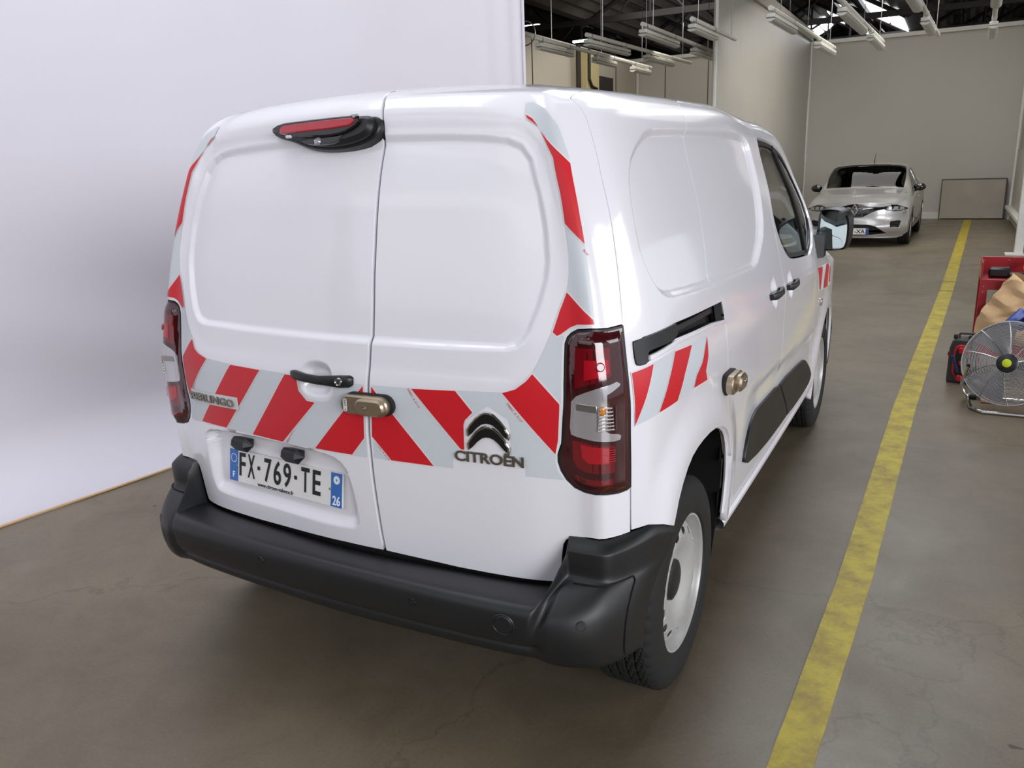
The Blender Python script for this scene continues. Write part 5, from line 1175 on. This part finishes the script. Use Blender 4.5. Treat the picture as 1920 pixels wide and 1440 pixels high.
# mirrors, antenna, handles
for sx in (-1,1):
    q=MB().ball((sx*.92,1.62,.985),(.105,.065,.072),18,12,CT); q.build('mirror_shell',M['gloss_black'],car)
    MB().box((sx*.84,1.60,.93),(.10,.05,.04),CT,bev=.01).build('mirror_arm',M['gloss_black'],car)
    MB().box((sx*.893,2.05,.80),(.02,.17,.03),CT,bev=.006).build('door_handle',M['silver'],car)
MB().tube([tuple(CT@Vector(p)) for p in ((0,2.55,1.43),(0,2.60,1.52),(0.01,2.68,1.62))],[.012,.006,.004],8).build('antenna',M['plastic2'],car)
w1=wheel('wheel',False,.318,.195,.215)
mount(w1,car,tuple(CT@Vector((.785,.84,.318))),-CR)
for p,rz_ in (((.785,3.42,.318),0),((-.785,.84,.318),math.pi),((-.785,3.42,.318),math.pi)):
    c=copy_tree(w1); mount(c,car,tuple(CT@Vector(p)),rz_-CR)
MB().box((0,2.1,.24),(1.34,3.5,.06),CT).build('floor_pan',M['dark'],car,False)
for yc in (.84,3.42):
    for c_,d_ in (((0,yc,.62),(1.5,.75,.04)),((0,yc+.38,.42),(1.45,.03,.4)),((0,yc-.38,.42),(1.1,.03,.4))): MB().box(c_,d_,CT).build('arch_liner',M['dark'],car,False)
MB().box((0,3.0,1.0),(1.2,.05,.75),CT).build('dark_cabin_box',M['dark'],car,False)  # plain dark box added inside so the windscreen looks dark
MB().box((0,4.0,.7),(1.5,.04,.8),CT).build('tailgate',M['silver'],car,False)

# ------------------------------------------------------------------ right-hand side: cart, bag, fan, case and small things
ct=empty('tool_cart',(2.1,5.25,0),0,'red metal tool cart with open shelves at the right edge','cart')
cx0,cx1,cy0,cy1=1.745,2.55,5.05,5.45
TW=.80
q=MB().box(((cx0+cx1)/2,(cy0+cy1)/2,.70),(cx1-cx0,cy1-cy0,.015)); q.build('tray_bottom',M['red_metal'],ct,False)
for (c,d) in ((((cx0+cx1)/2,cy1,.765),(cx1-cx0,.012,.135)),((cx0,(cy0+cy1)/2,.765),(.012,cy1-cy0,.135)),(((cx0+cx1)/2,cy0,.675),(cx1-cx0,.012,.075)),((cx1,(cy0+cy1)/2,.765),(.012,cy1-cy0,.135))): MB().box(c,d,bev=.003).build('tray_side',M['red_metal'],ct)
for x in (cx0+.015,cx1-.015):
    for y in (cy0,cy1):
        q=MB(); q.slab([(0,0),(.05,0),(.05,.004),(.004,.004),(.004,.05),(0,.05)],.06,.83 if y==cy1 else .71,0,Matrix.Translation((x-.02,y-.01,0))@(Matrix.Identity(4))); q.build('leg',M['red_metal'],ct,False)
MB().box(((cx0+cx1)/2,(cy0+cy1)/2,.16),(cx1-cx0,cy1-cy0,.015)).build('lower_shelf',M['red_metal'],ct,False)
MB().box(((cx0+cx1)/2,cy0,.20),(cx1-cx0,.012,.09),bev=.003).build('shelf_side',M['red_metal'],ct)
for x,y in ((cx0+.03,cy0+.03),(cx1-.03,cy0+.03),(cx0+.03,cy1-.03),(cx1-.03,cy1-.03)):
    MB().lathe([(0,-.012),(.028,-.012),(.03,-.008),(.03,.008),(.028,.012),(0,.012)],16,Matrix.Translation((x,y,.031))@Matrix.Rotation(math.pi/2,4,'Y')).build('castor',M['rubber'],ct)
for x,z in ((cx0+.02,.80),(cx0+.02,.66),(cx0+.02,.62),(cx0+.18,.805),(cx0+.35,.805)):
    MB().lathe([(0,.003),(.006,.002),(.007,0)],8,frame((x,cy0-.008 if z<.7 else cy1-.008,z),(1,0,0),(0,0,1),(0,-1,0))).build('rivet',M['chrome'],ct)
# things on the tray
tl=empty('power_tool',(1.92,5.22,.71),0,'small black tool lying on the red cart tray','tool')
MB().box((1.86,5.22,.745),(.14,.09,.07),bev=.012).build('tool_body',M['plastic2'],tl); MB().box((1.965,5.18,.733),(.10,.05,.035),bev=.010).build('tool_nose',M['plastic'],tl)
tr_=empty('tape_roll',(2.075,5.30,.71),0,'orange tape roll standing behind the paper bag on the cart','tape')
TR=Matrix.Translation((2.075,5.30,.776))@Matrix.Rotation(math.radians(70),4,'X')
MB().lathe([(.035,-.02),(.065,-.02),(.065,.02),(.035,.02)],28,TR,close=True).build('tape_winding',M['orange'],tr_)
MB().lathe([(.031,-.021),(.036,-.021),(.036,.021),(.031,.021)],28,TR,close=True).build('tape_core',M['paper_in'],tr_)
sb=empty('spray_bottle',(2.22,5.20,.71),0,'blue and white spray bottle at the far right of the cart','bottle')
MB().lathe([(0,0),(.036,0),(.038,.01),(.038,.10),(.030,.13),(.014,.145),(.014,.155),(0,.155)],24,Matrix.Translation((2.22,5.20,.71))).build('bottle_body',M['plate'],sb)
MB().lathe([(.0385,.03),(.0385,.09)],24,Matrix.Translation((2.22,5.20,.71))).build('bottle_label',M['blue'],sb)
MB().box((2.215,5.195,.885),(.035,.03,.045),bev=.006).build('spray_head',M['blue'],sb); MB().box((2.185,5.18,.895),(.04,.018,.02),bev=.004).build('nozzle',M['blue'],sb)
# crumpled kraft paper bag slung over the cart's front
bg_=empty('paper_bag',(2.0,4.98,.3),0,'large crumpled brown paper bag hanging on the front of the red cart','bag')
def bagsurf(fr):
    V=[];F=[]; nu,nv=40,26
    rnd=np.random.RandomState(3); 
    for j in range(nv+1):
        v=j/nv
        L_=np.array([1.93,.0,.770])*(1-v)+np.array([1.705,.0,.385])*v if v<.85 else np.array([1.74,0,.44-.9*(v-.85)])
        R_=np.array([2.42,.0,.60])*(1-v)+np.array([2.34,.0,.22])*v
        for i in range(nu+1):
            u=i/nu; P=L_*(1-u)+R_*u; dep=.10*math.sin(math.pi*u)**.6*math.sin(math.pi*min(1,v*.9+.12))**.5
            w=.010*math.sin(u*23+v*7)+.012*math.sin(v*19-u*8)+.010*abs(math.sin(u*9+v*15))
            y=(4.985-dep-w) if fr else (5.00+.012*math.sin(u*7))
            z=P[2]+.012*math.sin(u*15+v*4)
            if fr and v<.12: z-= .10*math.sin(math.pi*u)*(1-v/.12)
            V.append((P[0]+.006*math.sin(v*25),y,z))
    w_=nu+1
    for j in range(nv):
        for i in range(nu): f=(j*w_+i,(j+1)*w_+i,(j+1)*w_+i+1,j*w_+i+1); F.append(f if fr else f[::-1])
    return V,F
V,F=bagsurf(True); mesh('bag_front',V,F,M['paper'],bg_,angle=25)
V,F=bagsurf(False); mesh('bag_back',V,F,M['paper_in'],bg_,angle=25)
# blue cloth on top of the fan
bc=MB(); 
V=[];F=[]
for j in range(13):
    for i in range(17):
        u,v=i/16,j/12; a=math.pi*u; V.append((1.985+.16*(u-.5)*2*(.7+.3*math.sin(math.pi*v)),4.44+.05*math.sin(v*6+u*5),.47+.13*math.sin(a)*(1-v)**.7+.015*math.sin(u*19+v*8)))
for j in range(12):
    for i in range(16): F.append((j*17+i,j*17+i+1,(j+1)*17+i+1,(j+1)*17+i))
tag(mesh('blue_cloth',V,F,M['blue'],None,angle=50),'crumpled blue cloth lying behind the top of the fan','cloth')
# floor fan
fa=empty('floor_fan',(1.955,4.3,0),0,'round chrome floor fan on tubular legs at the right edge','fan')
FC=Vector((1.928,4.18,.300)); tilt=math.radians(14); yawf=math.radians(-14)
FT=Matrix.Translation(FC)@Matrix.Rotation(yawf,4,'Z')@Matrix.Rotation(math.pi/2-tilt,4,'X')   # local z towards the camera
FR=.265
def ring(r,z,w,n=72): return MB().tube([tuple(FT@Vector((r*math.cos(a),r*math.sin(a),z))) for a in np.linspace(0,2*math.pi,n,endpoint=False)],w,5,closed=True)
def gz(r,s): return s*(.035+.055*(1-(r/FR)**2))
for s,nm in ((1,'front_guard'),(-1,'rear_guard')):
    q=MB()
    for r in np.linspace(.062,FR-.008,25 if s>0 else 14):
        t=ring(r,gz(r,s),.0017,64); q.add(t.V,t.F)
    g_=q.build(nm,M['fan_metal'],fa); g_['kind']='stuff'
    for k in range(10 if s>0 else 6):
        a=2*math.pi*k/(10 if s>0 else 6)+.2
        MB().tube([tuple(FT@Vector((r*math.cos(a+ (.25 if s>0 else 0)*(r/FR)),r*math.sin(a+(.25 if s>0 else 0)*(r/FR)),gz(r,s)+s*.003))) for r in np.linspace(.05,FR,8)],.0026,5).build('guard_spoke',M['fan_metal'],fa)
for z in (-.035,0,.035):
    ring(FR,z,.005 if z else .003).build('rim_ring',M['fan_metal'],fa)
MB().lathe([(FR-.001,-.034),(FR+.001,-.034),(FR+.001,.034),(FR-.001,.034)],72,FT,close=True).build('drum_band',M['fan_metal'],fa)
for k in range(3):
    V=[];F=[]
    for i in range(9):
        for j in range(9):
            r=.05+.20*i/8; a=2*math.pi*k/3+(-.55+1.1*j/8)*(.75+.25*i/8); V.append(tuple(FT@Vector((r*math.cos(a),r*math.sin(a),.03*math.sin((j/8-.5)*2.2)))))
    for i in range(8):
        for j in range(8): F.append((i*9+j,i*9+j+1,(i+1)*9+j+1,(i+1)*9+j))
    mesh('fan_blade',V,F,M['fan_blade'],fa)
MB().lathe([(0,-.09),(.06,-.09),(.065,-.02),(.055,.02),(0,.02)],28,FT).build('motor_housing',M['steel'],fa)
MB().lathe([(0,.098),(.050,.098),(.060,.092),(.062,.086)],32,FT).build('hub_cap',M['plastic2'],fa)
MB().lathe([(0,.1015),(.022,.1015),(.026,.099)],24,FT).build('hub_label',M['lime'],fa)
q=MB(); q.tube([(1.70,4.05,.30),(1.69,4.12,.24),(1.68,4.25,.13),(1.70,4.33,.05),(1.735,4.36,.02),(1.80,4.36,.016),(2.2,4.36,.016),(2.26,4.33,.03),(2.27,4.2,.16),(2.24,4.1,.30)],.012,8); q.build('tubular_stand',M['chrome'],fa)
q=MB(); q.tube([(1.72,4.36,.016),(1.74,4.10,.013),(1.80,4.02,.013),(2.12,4.02,.013),(2.2,4.1,.013),(2.2,4.36,.016)],.011,8); q.build('floor_loop',M['chrome'],fa)
for x in (1.745,2.2): MB().tube([(x-.02,4.36,.016),(x+.03,4.36,.016)],.017,10).build('rubber_foot',M['rubber'],fa)
MB().box((1.86,4.32,.012),(.12,.08,.02),Matrix.Rotation(0,4,'Z'),bev=.004).build('wooden_wedge',M['paper'],fa)
# tool case standing upright beside the cart
cs_=empty('jump_starter_case',(1.70,4.80,0),0,'dark grey and red upright tool case with blue straps beside the cart','tool case')
KT=Matrix.Translation((1.680,4.80,.0))@Matrix.Rotation(math.radians(-12),4,'Z')
prof=[(-.080,.0),(.080,.0),(.084,.02),(.083,.25),(.070,.305),(.040,.325),(-.035,.325),(-.068,.305),(-.082,.25),(-.084,.02)]
XZ=KT@Matrix(((1,0,0,0),(0,0,-1,0),(0,1,0,0),(0,0,0,1)))
MB().slab(prof,-.055,.055,.012,XZ).build('case_body',M['case_grey'],cs_)
MB().slab(smooth_poly([(-.050,.03),(.056,.03),(.058,.24),(.035,.285),(-.03,.285),(-.052,.24)],1),.05,.066,.006,XZ).build('red_surround',M['case_red'],cs_)
MB().slab(smooth_poly([(-.036,.04),(.042,.04),(.044,.225),(.025,.262),(-.02,.262),(-.038,.225)],1),.062,.068,.002,XZ).build('dark_inset',M['plastic2'],cs_)
for z_,w_,h_ in ((.245,.034,.046),(.155,.020,.030),(.045,.034,.042)): MB().box((.004,z_,.074),(w_,h_,.018),XZ,bev=.005).build('red_clip',M['case_red'],cs_)
for sx in (-1,1): MB().slab([(sx*.052-.010,.205),(sx*.052+.010,.205),(sx*.012+.010,.085),(sx*.012-.010,.085)][::(1)],.068,.076,.002,XZ).build('blue_strap',M['navy'],cs_)
MB().box((-.085,.205,.0),(.022,.035,.05),XZ,bev=.006).build('side_latch',M['case_red'],cs_)
for x in (-.05,.045): MB().lathe([(0,.03),(.018,.03),(.022,.02),(.022,0)],16,KT@Matrix.Translation((x,0,.315))).build('top_knob',M['plastic2'],cs_)
MB().tube([tuple(KT@Vector(p)) for p in ((-.045,0,.325),(-.03,0,.355),(.05,0,.36),(.12,0,.355))],.009,8).build('carry_handle',M['case_grey'],cs_)
